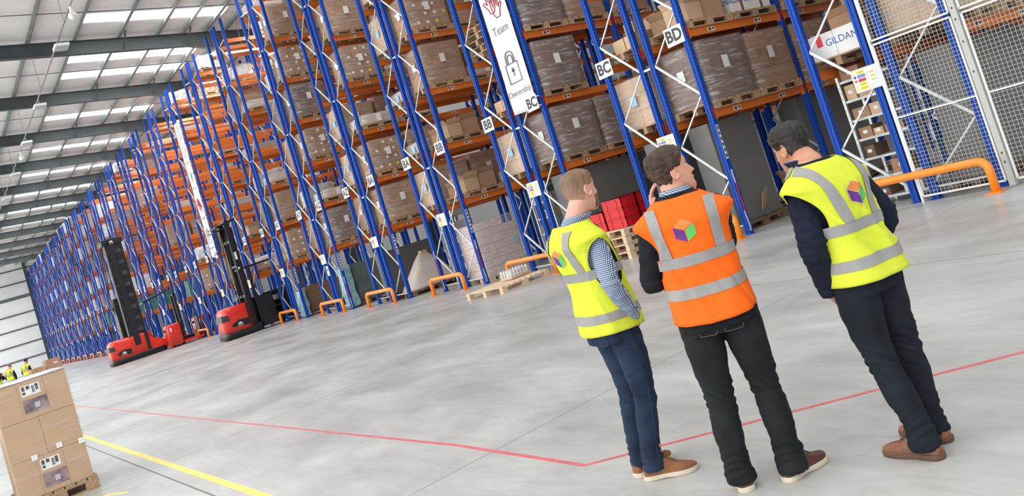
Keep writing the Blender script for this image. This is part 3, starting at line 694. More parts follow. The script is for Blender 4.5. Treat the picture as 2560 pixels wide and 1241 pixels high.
for n in range(7, NR):
    for lev in range(7):
        for side, pos in (('R', 0), ('R', 1), ('L', 0)):
            if n in (7, 8): p = .85 if lev <= 1 else .3
            elif n <= 13: p = .16
            else: p = .62
            if n > 20 and pos == 1: continue
            if R.random() > p: continue
            kd = R.choice(['brown', 'labelled', 'low', 'open', 'lumpy']) if n < 13 else R.choice(['brown', 'white', 'labelled', 'octabin', 'white'])
            if n > 9 and lev == 0: kd = 'green' if n < 17 else 'brown'
            if n_far > 225: continue
            place_load(kd, n, side, 0, pos, lev, False); n_far += 1
print('loads', n_near, n_far)

# ------------------------------------------------------------ goods standing on the floor between the posts
def board_pack(x, ya, yb, h, lab, m_='grey_board', th=.5, seams=1, z0=.15, lay=1):
    t = empty('board_pack', (x, (ya+yb)/2, 0), label=lab, cat='boards', group='board packs standing under the first shelf')
    w = yb-ya
    b = MB(); add_pallet(b, -th/2-.1, -w/2-.03, th+.2, w+.06, 'wood_dark'); b.build('pallet', t)
    for i in range(seams):
        y0_ = -w/2+w*i/seams; y1_ = -w/2+w*(i+1)/seams-.012
        for j in range(lay):
            b = MB().mt(m_).b2((-th/2+th*j/lay, y0_, z0), (-th/2+th*(j+1)/lay-.01, y1_, h-.015*((j*7+i) % 3))); b.build('board', t)
board_pack(X0-.5, 11.6, 13.7, 1.98, 'grey board pack behind the white mesh fence')
board_pack(X0-PIT-.6, 11.5, 12.72, 2.0, 'tall dark grey board pack beside the post signed BD')
board_pack(X0-PIT-.6, 14.1, 16.3, 2.0, 'dark grey board pack in the second bay of the rack signed BD')
board_pack(X0-PIT-1.67, 11.4, 13.7, 1.98, 'grey board pack behind the frame signed BC and BD')
board_pack(X0-2*PIT-.46, 11.42, 13.6, 1.99, 'grey board pack behind the man with fair cropped hair')
board_pack(X0-3*PIT-.46, 13.95, 16.4, 2.0, 'grey board pack above and behind the pink cartons', seams=2)
board_pack(X0-2*PIT-.5, 14.1, 16.3, 1.99, 'grey board pack in the second bay of the rack signed BC')
board_pack(X0-5*PIT-.55, 11.75, 13.1, 1.42, 'dark green film-covered sheet pack with teal film corner', 'green_sheet', seams=1)
board_pack(X0-6*PIT-.6, 11.6, 13.1, 1.1, 'brown sheet pack under teal film beside the post signed AY', 'wood_dark')
board_pack(X0-4*PIT-1.8, 11.5, 13.3, 1.5, 'dark grey sheet pack behind the frame signed AZ and BA', 'grey_board')
def crumpled(name, x, y, w, d, h, m_, lab, cat, seed, z=.0, shape=None, amp=.05):
    b = MB().mt(m_); n = 28; rings = []
    for i in range(12):
        f = i/11; s_ = shape(f) if shape else 1-.1*f
        rings.append([])
        for j in range(n):
            a = 2*pi*j/n; c, s2 = cos(a), sin(a); e = .35
            p = Vector((w/2*s_*(abs(c)**e)*(1 if c > 0 else -1), d/2*s_*(abs(s2)**e)*(1 if s2 > 0 else -1), z+h*f))
            rings[-1].append(p+noise.noise_vector(p*3.5+Vector((seed, 0, 0)))*amp*(.3 if i == 0 else 1)*(.4+.6*s_))
    b.skin(rings); return tag(b.build(name, None, True, (x, y, 0)), lab, cat)
crumpled('teal_film', X0-5*PIT-.45, 11.50, .75, .3, 1.4, 'teal_film', 'loose teal plastic film hanging at the end of the green sheets', 'plastic film', 3, z=.05, amp=.04)
crumpled('teal_film', X0-6*PIT-.5, 11.42, .8, .2, .95, 'teal_film', 'loose teal plastic film beside the brown sheets under sign AY', 'plastic film', 8, z=.05, amp=.04)
t = empty('covered_goods', (X0-4*PIT-.46, 12.3, 0), label='cone-shaped goods under a beige dust sheet on a dark pallet', cat='covered goods')
b = MB(); add_pallet(b, -.55, -.95, 1.1, 1.9, 'wood_dark'); b.build('pallet', t)
tp = crumpled('dust_sheet', 0, 0, .98, 1.78, 1.0, 'tarp', None, None, 5, z=.146, shape=lambda f: (1-f)**.9*.86+.14, amp=.03); tp.parent = t; KIDS.setdefault(t.name, []).append(tp)
MB().mt('carton_light').box((0, 0, 1.16), (.16, .2, .1)).build('carton', t)
# pink cartons in film
t = empty('palletised_load', (X0-3*PIT-.47, 12.0, 0), label='tall clear-wrapped load of pale pink printed cartons on the floor beside sign BB', cat='pallet load')
b = MB(); add_pallet(b, m_='pallet_new'); b.build('pallet', t)
for i, (c, s_) in enumerate(carton_pos(3, 3, 7, .98, 1.2, 1.36, .146)):
    if i >= 54 and c[1] > .1: continue
    b = MB().mt('carton_pink').box(c, s_)
    b.mt('print_grey')
    if c[0] > .3: b.mt('print_grey').b2((c[0]+s_[0]/2, c[1]-.07, c[2]-.01), (c[0]+s_[0]/2+.001, c[1]+.06, c[2]+.0)); b.b2((c[0]+s_[0]/2, c[1]-.05, c[2]-.03), (c[0]+s_[0]/2+.001, c[1]+.04, c[2]-.022))
    if c[1] < -.3: b.mt('print_grey').b2((c[0]-.07, c[1]-s_[1]/2-.001, c[2]-.01), (c[0]+.06, c[1]-s_[1]/2, c[2]))
    b.build('carton', t)
b = MB(); wrap_mesh(b, 1.01, 1.23, 1.40, .12, 'stretch_film', .012, 3, 8, .01); b.build('stretch_wrap', t, True)
MB().mt('label_blue').b2((.52, .38, .75), (.523, .52, .93)).build('blue_label', t)
# loose new pallet in front with a tray of jars
pl_ = empty('wooden_pallet', (-15.62, 10.05, 0), .14, label='loose pale wooden pallet lying on the open floor beside the floor guard', cat='pallet')
b = MB(); b.mt('pallet_new')
for i in range(9): y = -.66+1.32*i/8; b.b2((-.6, y-.045, .122), (.6, y+.045, .144))
b.build('deck_boards', pl_)
for x in (-.55, 0, .55):
    MB().mt('pallet_new').b2((x-.05, -.7, .1), (x+.05, .7, .121)).b2((x-.05, -.7, 0), (x+.05, .7, .022)).build('stringer', pl_)
    for y in (-.63, 0, .63): MB().mt('pallet_new').b2((x-.048, y-.07, .022), (x+.048, y+.07, .1)).build('block', pl_)
tr = empty('tray_of_jars', (-15.75, 10.38, .157), .14, label='shrink-wrapped tray of small clear jars on the loose pallet', cat='tray')
MB().mt('carton_light').b2((-.2, -.28, 0), (.2, .28, .05)).build('tray', tr)
for i in range(4):
    for j in range(6): MB().mt('film_white').tube([(-.15+.1*i, -.24+.095*j, .05), (-.15+.1*i, -.24+.095*j, .17), (-.15+.1*i, -.24+.095*j, .2)], [.036, .036, .02], 8).build('jar', tr)
b = MB(); wrap_mesh(b, .42, .58, .2, .0, 'stretch_film_clear', .006, 2, 5); b.build('stretch_wrap', tr, True)
# red crates on a stack of pallets
n_c = 0
t = empty('pallet_stack', (-13.05, 11.55, 0), label='stack of pale wooden pallets carrying the red plastic crates', cat='pallets')
for i in range(4): b = MB(); add_pallet(b, -.5+.02*sin(i*3), -.6, 1.0, 1.2, 'pallet_new', z=.15*i); b.build('pallet', t)
def crate(x, y, z, m_, lab, grp, w=.6, d=.4, h=.19, rz=0.0):
    t = empty('plastic_crate', (x, y, z), rz, label=lab, cat='crate', group=grp)
    b = MB().mt(m_); b.b2((-w/2+.01, -d/2+.01, 0), (w/2-.01, d/2-.01, .01))
    for q in ((-w/2+.01, -d/2+.01, -w/2+.02, d/2-.01), (w/2-.02, -d/2+.01, w/2-.01, d/2-.01), (-w/2+.01, -d/2+.01, w/2-.01, -d/2+.02), (-w/2+.01, d/2-.02, w/2-.01, d/2-.01)): b.b2((q[0], q[1], 0), (q[2], q[3], h))
    b.build('body', t)
    b = MB().mt(m_)
    for q in ((-w/2, -d/2, -w/2+.02, d/2), (w/2-.02, -d/2, w/2, d/2), (-w/2, -d/2, w/2, -d/2+.02), (-w/2, d/2-.02, w/2, d/2)): b.b2((q[0], q[1], h-.025), (q[2], q[3], h)).b2((q[0], q[1], 0), (q[2], q[3], .015))
    for x_ in (-w/4, w/4):
        for y_ in (-d/2, d/2-.01): b.b2((x_-.006, y_, 0), (x_+.006, y_+.01, h))
    for y_ in (-.07, .07):
        for x_ in (-w/2, w/2-.01): b.b2((x_, y_-.005, 0), (x_+.01, y_+.005, h))
    b.build('rim', t)
    for sx_ in (-1, 1): MB().mt('label_ink').b2((sx_*w/2-.002, -.05, h-.07), (sx_*w/2+.002, .05, h-.045)).build('hand_hole', t)
    return t
for k3 in range(3):
    for i in range(2):
        for j in range(2 if k3 < 2 else 1):
            crate(-12.85-.62*j, 11.3+.42*i, .6+.195*k3, 'crate_red', 'red plastic crate, %s layer of the stack, %s, %s' % (['bottom', 'middle', 'top'][k3], 'left' if i == 0 else 'right', 'front row' if j == 0 else 'back row'), 'red crates on the pallet stack')
for k3 in range(8):
    for i in range(2): crate(X0-2*PIT-1.75, 12.42+.42*i, .16+.195*k3, 'crate_dark', 'dark grey crate number %d up in the %s pile behind white shelving' % (k3+1, 'left' if i == 0 else 'right'), 'dark crates behind the shelving')
# small parts shelving inside the racks
def shelving(x, y, h, lab, nsh, wx=.88, seed=1, m_='white_plastic', dy=.5):
    t = empty('shelving_unit', (x, y, 0), label=lab, cat='shelving', group='light shelving units under the first shelf'); rr_ = random.Random(seed)
    for sx_ in (-1, 1):
        for sy_ in (-1, 1):
            b = MB().mt('galvanised').b2((sx_*wx/2-.02, sy_*dy/2-.018, 0), (sx_*wx/2+.02, sy_*dy/2+.018, h)); b.mt('label_ink')
            for i in range(int(h/.09)): b.b2((sx_*wx/2-.005, sy_*dy/2-.0185, .05+.09*i), (sx_*wx/2+.005, sy_*dy/2-.0182, .065+.09*i))
            b.build('upright', t)
    for i in range(nsh):
        z = .12+(h-.2)*i/(nsh-1); MB().mt('galvanised').b2((-wx/2, -dy/2, z-.035), (wx/2, dy/2, z)).build('shelf', t)
        if i == nsh-1 and h < 1.9: continue
        cx_ = -wx/2+.05
        while cx_ < wx/2-.15:
            w = rr_.uniform(.15, .34); hh = rr_.uniform(.1, min(.25, (h-.2)/(nsh-1)-.07)); m2 = rr_.choice(['carton', 'carton', 'carton_light', 'carton_dark', 'carton_white'])
            if cx_+w > wx/2-.03: break
            if rr_.random() < .8:
                b = MB().mt(m2).box((0, 0, hh/2), (w, .34, hh)); b.mt('white_label').b2((-.04, -.172, hh*.4), (.03, -.17, hh*.4+.05))
                tag(b.build('small_carton', None, False, (x+cx_+w/2, y-dy/2+.2, z+.0005), rr_.uniform(-.06, .06)), 'small %s carton on %s shelf up of the %s' % ({'carton': 'brown', 'carton_light': 'light brown', 'carton_dark': 'dark brown', 'carton_white': 'white'}[m2]+(' wide' if w > .25 else ' narrow'), ORD[i], lab.split(',')[0]), 'carton', 'cartons on the light shelving')
            cx_ += w+.03
shelving(X0-1.64, 11.95, 2.02, 'white shelving bay, left of the mesh fence', 7, .88, 4)
shelving(X0-2*PIT-1.55, 11.85, 1.98, 'white shelving bay, beside the notice under sign BC', 6, .7, 5)
shelving(X0-3*PIT-1.6, 11.85, 1.98, 'white shelving bay, beside the notice under sign BB', 6, .7, 6)
shelving(X0-8*PIT-.5, 11.9, 1.9, 'grey shelving bay, between the two red trucks', 5, .8, 7)
shelving(X0-1*PIT-1.72, 11.1+.75, 2.0, 'white shelving bay, behind the notice under signs BC and BD', 6, .5, 8) if False else None
# broken pallets and card under the BD shelf
t = empty('pallet_scrap', (X0-PIT-.46, 13.35, 0), label='heap of broken dark pallet boards at the foot of the post signed BD', cat='broken pallets')
for i in range(26):
    a = R.uniform(-.35, .35)+(pi/2 if i % 3 else 0); p = Vector((R.uniform(-.15, .3), R.uniform(-.28, .15), .03+.014*i)); dv = Vector((cos(a), sin(a), R.uniform(-.04, .04)))*R.uniform(.2, .35)
    MB().mt(R.choice(['wood_dark', 'pallet_wood'])).bar(p-dv, p+dv, .09, .02, (0, 0, 1)).build('board', t)
b = MB().mt('carton_light'); b.bar((0, -.2, 0), (0, .2, 0), .3, .006, (1, 0, 0)); o = b.build('card_sheet', None, False, (X0-PIT-.12, 12.05, .46)); o.rotation_euler = (0.2, .35, .5); tag(o, 'torn light brown card standing on the broken pallet boards', 'cardboard')
o = MB(); open_carton(o, 0, 0, 0, .4, .3, .2, 'carton', .18, .4); o = o.build('opened_carton', None, False, (X0-PIT-.35, 13.3, .43)); tag(o, 'opened dark carton lying on the broken pallet boards', 'carton')

# ------------------------------------------------------------ wrapped pallet of cartons in front, left
def front_pallet(loc, lab, nlay=3, seed=0):
    t = empty('palletised_load', loc, label=lab, cat='pallet load')
    b = MB(); add_pallet(b, -.6, -.4, 1.2, .8, 'pallet_wood'); 
    b.build('pallet', t)
    H = .418; z = .146
    for k in range(nlay):
        for i in range(3):
            for j in range(2 if k == 1 else 1):
                xa = -.57+.38*i; wy = .37 if k == 1 else .74; ya = -.37+wy*j
                c = MB().mt('carton_front').b2((xa+.002, ya+.0015, z+.002), (xa+.378, ya+wy-.0015, z+H-.002)).build('carton', t)
                if i == 2 and k != 1:
                    for q in (.235, .505): MB().mt('flap_line').b2((xa+.378, ya+q, z+.002), (xa+.3785, ya+q+.004, z+H-.002)).build('flap_seam', c)
        if k != 1:
            MB().mt('white_label').b2((.5705, -.10, z+.25), (.572, .09, z+.37)).build('address_label', t)
            for q in ((-.09, .27, -.06, .30), (-.09, .31, -.06, .36), (-.045, .32, -.01, .36), (.01, .27, .025, .35), (.03, .27, .037, .35), (.045, .29, .075, .36)): MB().mt('label_ink').b2((.572, q[0], z+q[1]), (.5725, q[2], z+q[3])).build('barcode', t)
            MB().mt('print_dark').b2((.5705, -.11, z+.06), (.572, .13, z+.21)).build('picture_label', t); MB().mt('print_grey').b2((.572, -.0, z+.1), (.5725, .05, z+.16)).build('picture_label', t)
        z += H
    for y_, z_ in ((-.14, .146+H*1.0), (.12, .146+H+.04), (.34, .146+H)): MB().mt('white_label').b2((.5765, y_-.03, z_-.03), (.578, y_+.03, z_+.03)).build('white_sticker', t)
    b = MB(); wrap_mesh(b, 1.165, .765, H*nlay+.05, .1, 'stretch_film_fine', .007, seed, 10); b.build('stretch_wrap', t, True)
    b = MB(); wrap_mesh(b, 1.15, .75, .012, .146+H*nlay+.004, 'film_white', .004, seed, 8); b.build('top_sheet', t, True)
    return t
front_pallet((-11.86, .80, 0), 'foreground pallet of three carton layers in clear film with printed labels')
o = front_pallet((-12.35, -.55, 0), 'second wrapped pallet of cartons at the left edge behind the foreground pallet', 2, 5)
b = MB(); add_pallet(b, -.6, -.4, 1.2, .8, 'pallet_new'); 
# cartons and people at the far end come with the people
for x, y, s_, lab in ((-45.3, 3.60, .5, 'lower brown carton stack on a pallet beside the distant person'), (-45.6, 4.30, .6, 'higher brown carton stack with white label by the distant people')):
    t = empty('large_carton', (x, y, 0), .15, label=lab, cat='carton'); b = MB(); add_pallet(b, -.3, -.3, .6, .6); b.build('pallet', t)
    for i in range(2): MB().mt('carton').b2((-s_/2, -s_/2, .146+s_*i), (s_/2, s_/2, .141+s_*(i+1))).build('carton', t)
    if s_ > .5: MB().mt('white_label').b2((s_/2, .0, 1.1), (s_/2+.002, .16, 1.16)).build('white_label', t)

# ------------------------------------------------------------ lamps and conduit under the roof
t = empty('lamp_conduit', (0, 5.58, 11.42), label='long grey conduit hung under the roof with white lamps along it', cat='conduit')
MB().mt('steel_grey').b2((-110, -.02, 0), (-20, .02, .04)).build('conduit', t)
for rx in RAF:
    if -112 < rx < -22: MB().mt('steel_grey').b2((rx-.01, -.01, .04), (rx+.01, .01, 1.2)).build('drop_rod', t)
for i, x in enumerate((-30.4, -37.8, -44.2, -51.4, -58.5, -66, -73.5)):
    o = empty('hall_lamp', (x, 5.58, 11.1), label='white box lamp on the roof conduit, %s from the near end' % ORD[i], cat='lamp', group='box lamps on the roof conduit')
    MB().mt('white_plastic').b2((-.3, -.22, .0), (.3, .22, .09)).build('housing', o); MB().mt('galvanised').b2((-.28, -.2, -.012), (.28, .2, 0)).build('diffuser', o)
    MB().mt('steel_grey').b2((-.02, -.02, .09), (.02, .02, .315)).build('hanger', o)
for x, lab in ((-27.4, 'white dome sensor hanging from the near end of the roof conduit'), (-47.2, 'white dome sensor between two box lamps on the roof conduit')):
    o = empty('dome_sensor', (x, 5.58, 11.02), label=lab, cat='sensor'); MB().mt('white_plastic').ball((0, 0, .1), .13, 14, 10).build('dome', o, True); MB().mt('white_plastic').tube([(0, 0, .18), (0, 0, .385)], .05, 10).build('hanger', o)
AL = [(X0-PIT*n_-3.195, 13.05) for n_ in range(5, 15)]
for i, (x, y) in enumerate(AL):
    o = empty('aisle_lamp', (x, y, 11.25), .0, label='lit white tube lamp high over the aisle signed %s' % code(i+6), cat='lamp', group='lit tube lamps above the aisles')
    MB().mt('white_plastic').b2((-.08, -.75, .0), (.08, .75, .07)).build('housing', o); MB().mt('lamp_glow').b2((-.06, -.73, -.03), (.06, .73, 0)).build('tube', o)
    MB().mt('steel_grey').b2((-.01, -.01, .07), (.01, .01, roofz(y)-11.26)).build('drop_rod', o)

# ------------------------------------------------------------ red warehouse trucks
def rounded(b, x0, y0, x1, y1, z0, z1, r, taper=0.0, n=5):
    rings = []
    for z, ins in ((z0, 0), (z1-r*.6, taper*.6), (z1-r*.2, taper+r*.12), (z1, taper+r*.5)):
        pts = []
        for cx_, cy_, a0 in ((x1-r-ins*.5, y1-r, 0), (x0+r+ins*.5, y1-r, 90), (x0+r+ins*.5, y0+r+ins, 180), (x1-r-ins*.5, y0+r+ins, 270)):
            for i in range(n): a = radians(a0+90*i/(n-1)); pts.append((cx_+r*cos(a), cy_+r*sin(a), z))
        rings.append(pts)
    return b.skin(rings)
def logo(t, x, y, z, s=1.0):
    MB().mt('white_label').prism([(x+.002, y-.11*s, z-.02*s), (x+.002, y+.11*s, z-.02*s), (x+.002, y+.03*s, z+.055*s), (x+.002, y-.01*s, z+.055*s)], (.003, 0, 0)).build('badge', t)
    put_text('Linde', .1*s, 'white_label', t, (x+.005, y, z-.07*s), 'lettering', Matrix.Rotation(pi/2, 4, 'Z') @ FACE_CAM)
def chassis(t, L, W_=1.2, H=1.22):
    b = MB().mt('truck_black'); rounded(b, -W_/2, 0, W_/2, L, .04, .3, .16); b.build('base_skirt', t, True)
    b = MB().mt('truck_red'); rounded(b, -W_/2+.01, .015, W_/2-.01, L*.8, .27, H, .22, .1); b.build('power_unit', t, True)
    b = MB().mt('truck_black'); b.prism([(W_/2-.012, .3, .45), (W_/2-.012, .95, .37), (W_/2-.012, .98, .62), (W_/2-.012, .62, .66), (W_/2-.012, .35, .56)], (.014, 0, 0)); b.build('side_grille', t)
    MB().mt('truck_black').b2((W_/2-.05, L*.66, .3), (W_/2+.002, L*.72, H-.02)).build('corner_trim', t)
    b = MB().mt('truck_grey'); b.prism([(-.35, -.002, .72), (.5, -.002, .72), (.45, .03, .98), (-.3, .03, .98)], (0, .01, 0)); b.build('rear_lamp_panel', t)
    b = MB().mt('truck_black'); b.prism([(W_/2-.06, .0, .72), (W_/2-.0, .28, .72), (W_/2-.04, .25, .95), (W_/2-.12, .03, .95)], (.012, 0, 0)); b.build('rear_lamp_panel', t)
    logo(t, W_/2+.002, .62, .52, 1.0)
# near truck, nose to the floor, mast, platform into the aisle
t = empty('reach_truck', (-34.3, 8.95, 0), label='red and black high mast warehouse truck nearer the standing men', cat='truck')
chassis(t, 1.5)
for x in (-.42, -.2, .2, .42):
    h_ = 4.45 if abs(x) > .3 else 4.2
    MB().mt('truck_black').b2((x-.045, 1.12 if abs(x) > .3 else 1.25, .3), (x+.045, 1.30 if abs(x) > .3 else 1.42, h_)).build('mast_rail', t)
for z in (1.4, 2.6, 3.6, 4.38): MB().mt('truck_black').b2((-.45, 1.14, z), (.45, 1.3, z+.1)).build('mast_crossbar', t)
MB().mt('truck_grey').tube([(0, 1.33, .3), (0, 1.33, 4.1)], .05, 10).build('lift_cylinder', t, True)
MB().mt('truck_black').prism([(-.5, .75, 4.28), (-.5, 1.55, 4.42), (-.5, 1.55, 4.5), (-.5, .75, 4.33)], (1.0, 0, 0)).build('mast_head', t)
MB().mt('truck_black').prism([(-.45, .62, 4.12), (-.45, 1.2, 4.2), (-.45, 1.2, 4.26), (-.45, .62, 4.16)], (.9, 0, 0)).build('mast_head', t)
for x in (-.3, .3): MB().mt('truck_black').tube([(x, 1.1, .9), (x+.02, .95, 2.4), (x, 1.1, 4.2)], .018, 6).build('hose', t, True)
MB().mt('white_label').b2((.466, 1.16, 2.9), (.468, 1.26, 3.2)).build('white_sticker', t); MB().mt('white_label').b2((.466, 1.16, 2.5), (.468, 1.24, 2.6)).build('white_sticker', t)
b = MB().mt('truck_black'); b.b2((-.6, 1.5, .12), (.6, 2.95, .3)); b.build('platform', t)
for x in (-.58, .58):
    MB().mt('truck_black').b2((x-.02, 1.55, .3), (x+.02, 2.1, 1.3)).build('side_panel', t); MB().mt('truck_black').b2((x-.02, 2.35, .3), (x+.02, 2.9, 1.35)).build('side_panel', t)
    for z in (.7, 1.28): MB().mt('truck_black').b2((x-.02, 2.1, z), (x+.02, 2.35, z+.06)).build('guard_bar', t)
MB().mt('truck_black').b2((-.58, 2.86, .3), (.58, 2.92, 1.4)).build('front_panel', t)
MB().mt('truck_grey').b2((-.35, 2.4, .95), (.35, 2.8, 1.15)).build('control_desk', t)
for x in (-.5, .5): MB().mt('truck_black').b2((x-.04, 1.45, .3), (x+.04, 1.55, 2.5)).build('guard_post', t)
b = MB().mt('truck_black').prism([(-.55, 1.2, 2.46), (-.55, 2.5, 2.54), (-.55, 2.5, 2.6), (-.55, 1.2, 2.54)], (1.1, 0, 0)); b.build('overhead_guard', t)
MB().mt('white_plastic').tube([(.4, 2.3, 2.42), (.4, 2.3, 2.53)], .07, 10).build('work_lamp', t, True)
for x in (-.35, .35): MB().mt('truck_black').b2((x-.06, 2.9, .1), (x+.06, 4.0, .15)).build('fork', t)
for x in (-.5, .5):
    for y in (.35, 2.6): o = MB().mt('truck_grey').tube([(x-.06, y, .12), (x+.06, y, .12)], .119, 14).build('wheel', t, True)
# far truck with tall perforated mast
t = empty('turret_truck', (-47.35, 6.9, 0), label='red warehouse truck with tallest black slotted mast, left of the others', cat='truck')
chassis(t, 2.6, 1.25, 1.2)
MB().mt('truck_red').prism([(-.6, 1.9, .2), (-.6, 2.9, .2), (-.6, 2.9, .42), (-.6, 2.2, .75), (-.6, 1.9, .95)], (1.2, 0, 0)).build('step_cover', t)
b = MB().mt('truck_black')
for z in range(8): b.b2((-.5, 1.28, 1.0+.62*z), (.5, 1.36, 1.45+.62*z))
b.build('mast_plate', t)
for x in (-.55, .55): MB().mt('truck_black').b2((x-.05, 1.2, .5), (x+.05, 1.5, 6.0)).build('mast_rail', t)
for y in (1.08, 1.82): MB().mt('truck_black').b2((.44, y-.05, .6), (.56, y+.05, 6.0)).build('mast_rail', t)
b = MB().mt('truck_black')
for i in range(9): b.b2((.47, 1.1, .95+.58*i), (.53, 1.78, 1.35+.58*i))
b.build('slotted_plate', t)
b = MB().mt('truck_grey')
for i in range(9): b.b2((.475, 1.1, 1.35+.58*i), (.52, 1.78, 1.53+.58*i))
b.build('slot_backing', t)
MB().mt('steel_grey').b2((.56, .98, 1.2), (.6, 1.05, 5.8)).build('grey_rail', t)
MB().mt('truck_black').b2((-.55, .95, 5.88), (.6, 1.92, 6.12)).build('mast_head', t); logo(t, .6, 1.4, 6.0, 1.0)
for x in (-.2, .3): MB().mt('truck_black').tube([(x, .95, 1.2), (x, .72, 3.2), (x, .95, 5.8)], .025, 6).build('hose', t, True)
b = MB().mt('truck_black').b2((-.5, .8, 1.2), (.3, 1.1, 3.2)); b.build('reel_box', t)
MB().mt('truck_black').b2((-.6, 2.6, .15), (.6, 4.0, .35)).build('platform', t); MB().mt('truck_black').prism([(-.5, 2.05, 2.55), (-.5, 3.3, 2.85), (-.5, 3.3, 2.92), (-.5, 2.05, 2.65)], (1.05, 0, 0)).build('overhead_guard', t)
for y in (2.15, 3.9): MB().mt('truck_black').b2((.5, y-.04, .3), (.56, y+.04, 1.6 if y > 3 else 2.7)).build('guard_post', t)
for x in (-.5, .5):
    for y in (.4, 3.4): MB().mt('truck_grey').tube([(x-.06, y, .13), (x+.06, y, .13)], .129, 14).build('wheel', t, True)
# two low order pickers behind it
for (x, y, hm, lab) in ((-46.1, 9.4, 2.6, 'small red order picker in front of the post right of the tall truck'), (-47.1, 11.05, 2.9, 'red order picker with dark mast standing inside the aisle behind the tall truck')):
    t = empty('order_picker', (x, y, 0), label=lab, cat='truck')
    b = MB().mt('truck_red'); rounded(b, -.4, 0, .4, .75, .1, 1.15 if hm < 3 else 1.5, .12, .06); b.build('power_unit', t, True)
    MB().mt('truck_red').b2((-.4, .75, .1), (.4, 1.7, .22)).build('platform', t)
    for q in (-.3, .3): MB().mt('truck_black').b2((q-.04, .78, .2), (q+.04, .9, hm)).build('mast_rail', t)
    MB().mt('truck_black').b2((-.34, .8, hm-.1), (.34, .88, hm)).build('mast_crossbar', t)
    MB().mt('truck_black').b2((-.35, 1.6, .2), (.35, 1.66, 1.2)).build('guard_panel', t)
    MB().mt('white_label').b2((.401, .2, .8), (.403, .28, 1.0)).build('white_sticker', t); MB().mt('truck_grey').box((0, -.02, .9), (.4, .1, .12)).build('handle', t)
    for q in (-.3, .3): MB().mt('truck_grey').tube([(q-.05, .35, .1), (q+.05, .35, .1)], .099, 12).build('wheel', t, True)
# ------------------------------------------------------------ people
def cloth(name, col, rough=0.85, var=0.08, scale=25, bump=0.25, bscale=180, **k): return mat(name, col, rough, 0, var, scale, bump, bscale, 0.25, **k)
mat('skin', (0.64, 0.33, 0.235), 0.5, 0, 0.07, 14, 0.05, 120); mat('skin_tan', (0.56, 0.27, 0.17), 0.5, 0, 0.07, 14, 0.05, 120)
mat('skin_ruddy', (0.68, 0.36, 0.28), 0.5, 0, 0.08, 14, 0.05, 120)
cloth('hivis_yellow', (0.66, 0.74, 0.05), 0.7, 0.03); cloth('hivis_orange', (1.0, 0.145, 0.008), 0.7, 0.03)
cloth('reflective', (0.31, 0.31, 0.31), 0.45, 0.04)
cloth('denim_blue', (0.020, 0.038, 0.080), 0.85, 0, 9, 0.35, 250, col2=(0.010, 0.019, 0.042)); cloth('denim_black', (0.016, 0.018, 0.021), 0.85, 0, 8, 0.35, 250, col2=(0.009, 0.01, 0.012)); cloth('denim_dark', (0.012, 0.016, 0.025), 0.85, 0, 8, 0.35, 250, col2=(0.007, 0.009, 0.014))
cloth('wool_black', (0.010, 0.011, 0.015), 0.9, 0.2, 20, 0.4, 120); cloth('navy_knit', (0.009, 0.012, 0.028), 0.9, 0.15, 30, 0.5, 200)
cloth('lining_dark', (0.02, 0.02, 0.025)); cloth('white_shirt', (0.7, 0.7, 0.72)); cloth('lanyard_blue', (0.02, 0.09, 0.2), 0.6)
mat('suede_tan', (0.25, 0.10, 0.045), 0.9, 0, 0.12, 20, 0.15, 150); mat('leather_tan', (0.22, 0.085, 0.04), 0.4, 0, 0.2, 8, 0.1, 40); mat('leather_brown', (0.085, 0.03, 0.026), 0.35, 0, 0.2, 8, 0.1, 40)
mat('sole_cream', (0.62, 0.55, 0.44), 0.7); mat('sole_brown', (0.12, 0.06, 0.035), 0.7); mat('lace_brown', (0.16, 0.07, 0.03), 0.8); mat('lace_dark', (0.02, 0.015, 0.015), 0.8)
mat('stitch', (0.25, 0.16, 0.08), 0.8); mat('seam_blue', (0.05, 0.08, 0.14), 0.8); mat('red_tab', (0.5, 0.02, 0.02), 0.7)
mat('eye_white', (0.8, 0.78, 0.75), 0.2); mat('eye_iris', (0.05, 0.035, 0.025), 0.2); mat('lip', (0.48, 0.2, 0.17), 0.5)
mat('logo_purple', (0.12, 0.02, 0.24), 0.6); mat('logo_orange', (0.68, 0.22, 0.05), 0.6); mat('logo_green', (0.10, 0.52, 0.11), 0.6); mat('logo_pale', (0.8, 0.72, 0.35), 0.6)
def hair_mat(name, c1, c2): mat(name, c1, 0.6, 0, 0, 22, 0.7, 90, 0.35, stretch=(1, 1, .35), col2=c2)
hair_mat('hair_fair', (0.30, 0.19, 0.12), (0.21, 0.13, 0.085)); hair_mat('hair_fade', (0.25, 0.155, 0.095), (0.16, 0.10, 0.065)); ma = M['hair_fade']; nt = ma.node_tree; N = nt.nodes; L = nt.links
tc = N.new('ShaderNodeTexCoord'); s3 = N.new('ShaderNodeSeparateXYZ'); L.new(tc.outputs['Generated'], s3.inputs[0]); nz = N.new('ShaderNodeTexNoise'); nz.inputs['Scale'].default_value = 12
f_ = math_node(nt, 'ADD', s3.outputs[2], math_node(nt, 'MULTIPLY', nz.outputs['Fac'], .15)); rp = N.new('ShaderNodeValToRGB'); rp.color_ramp.elements[0].position = .32; rp.color_ramp.elements[1].position = .8; L.new(f_, rp.inputs[0])
mx = N.new('ShaderNodeMix'); mx.data_type = 'RGBA'; mx.inputs['A'].default_value = (0.42, 0.245, 0.18, 1); src_ = N['Principled BSDF'].inputs['Base Color'].links[0].from_socket; L.new(src_, mx.inputs['B']); L.new(rp.outputs[0], mx.inputs['Factor']); L.new(mx.outputs['Result'], N['Principled BSDF'].inputs['Base Color'])
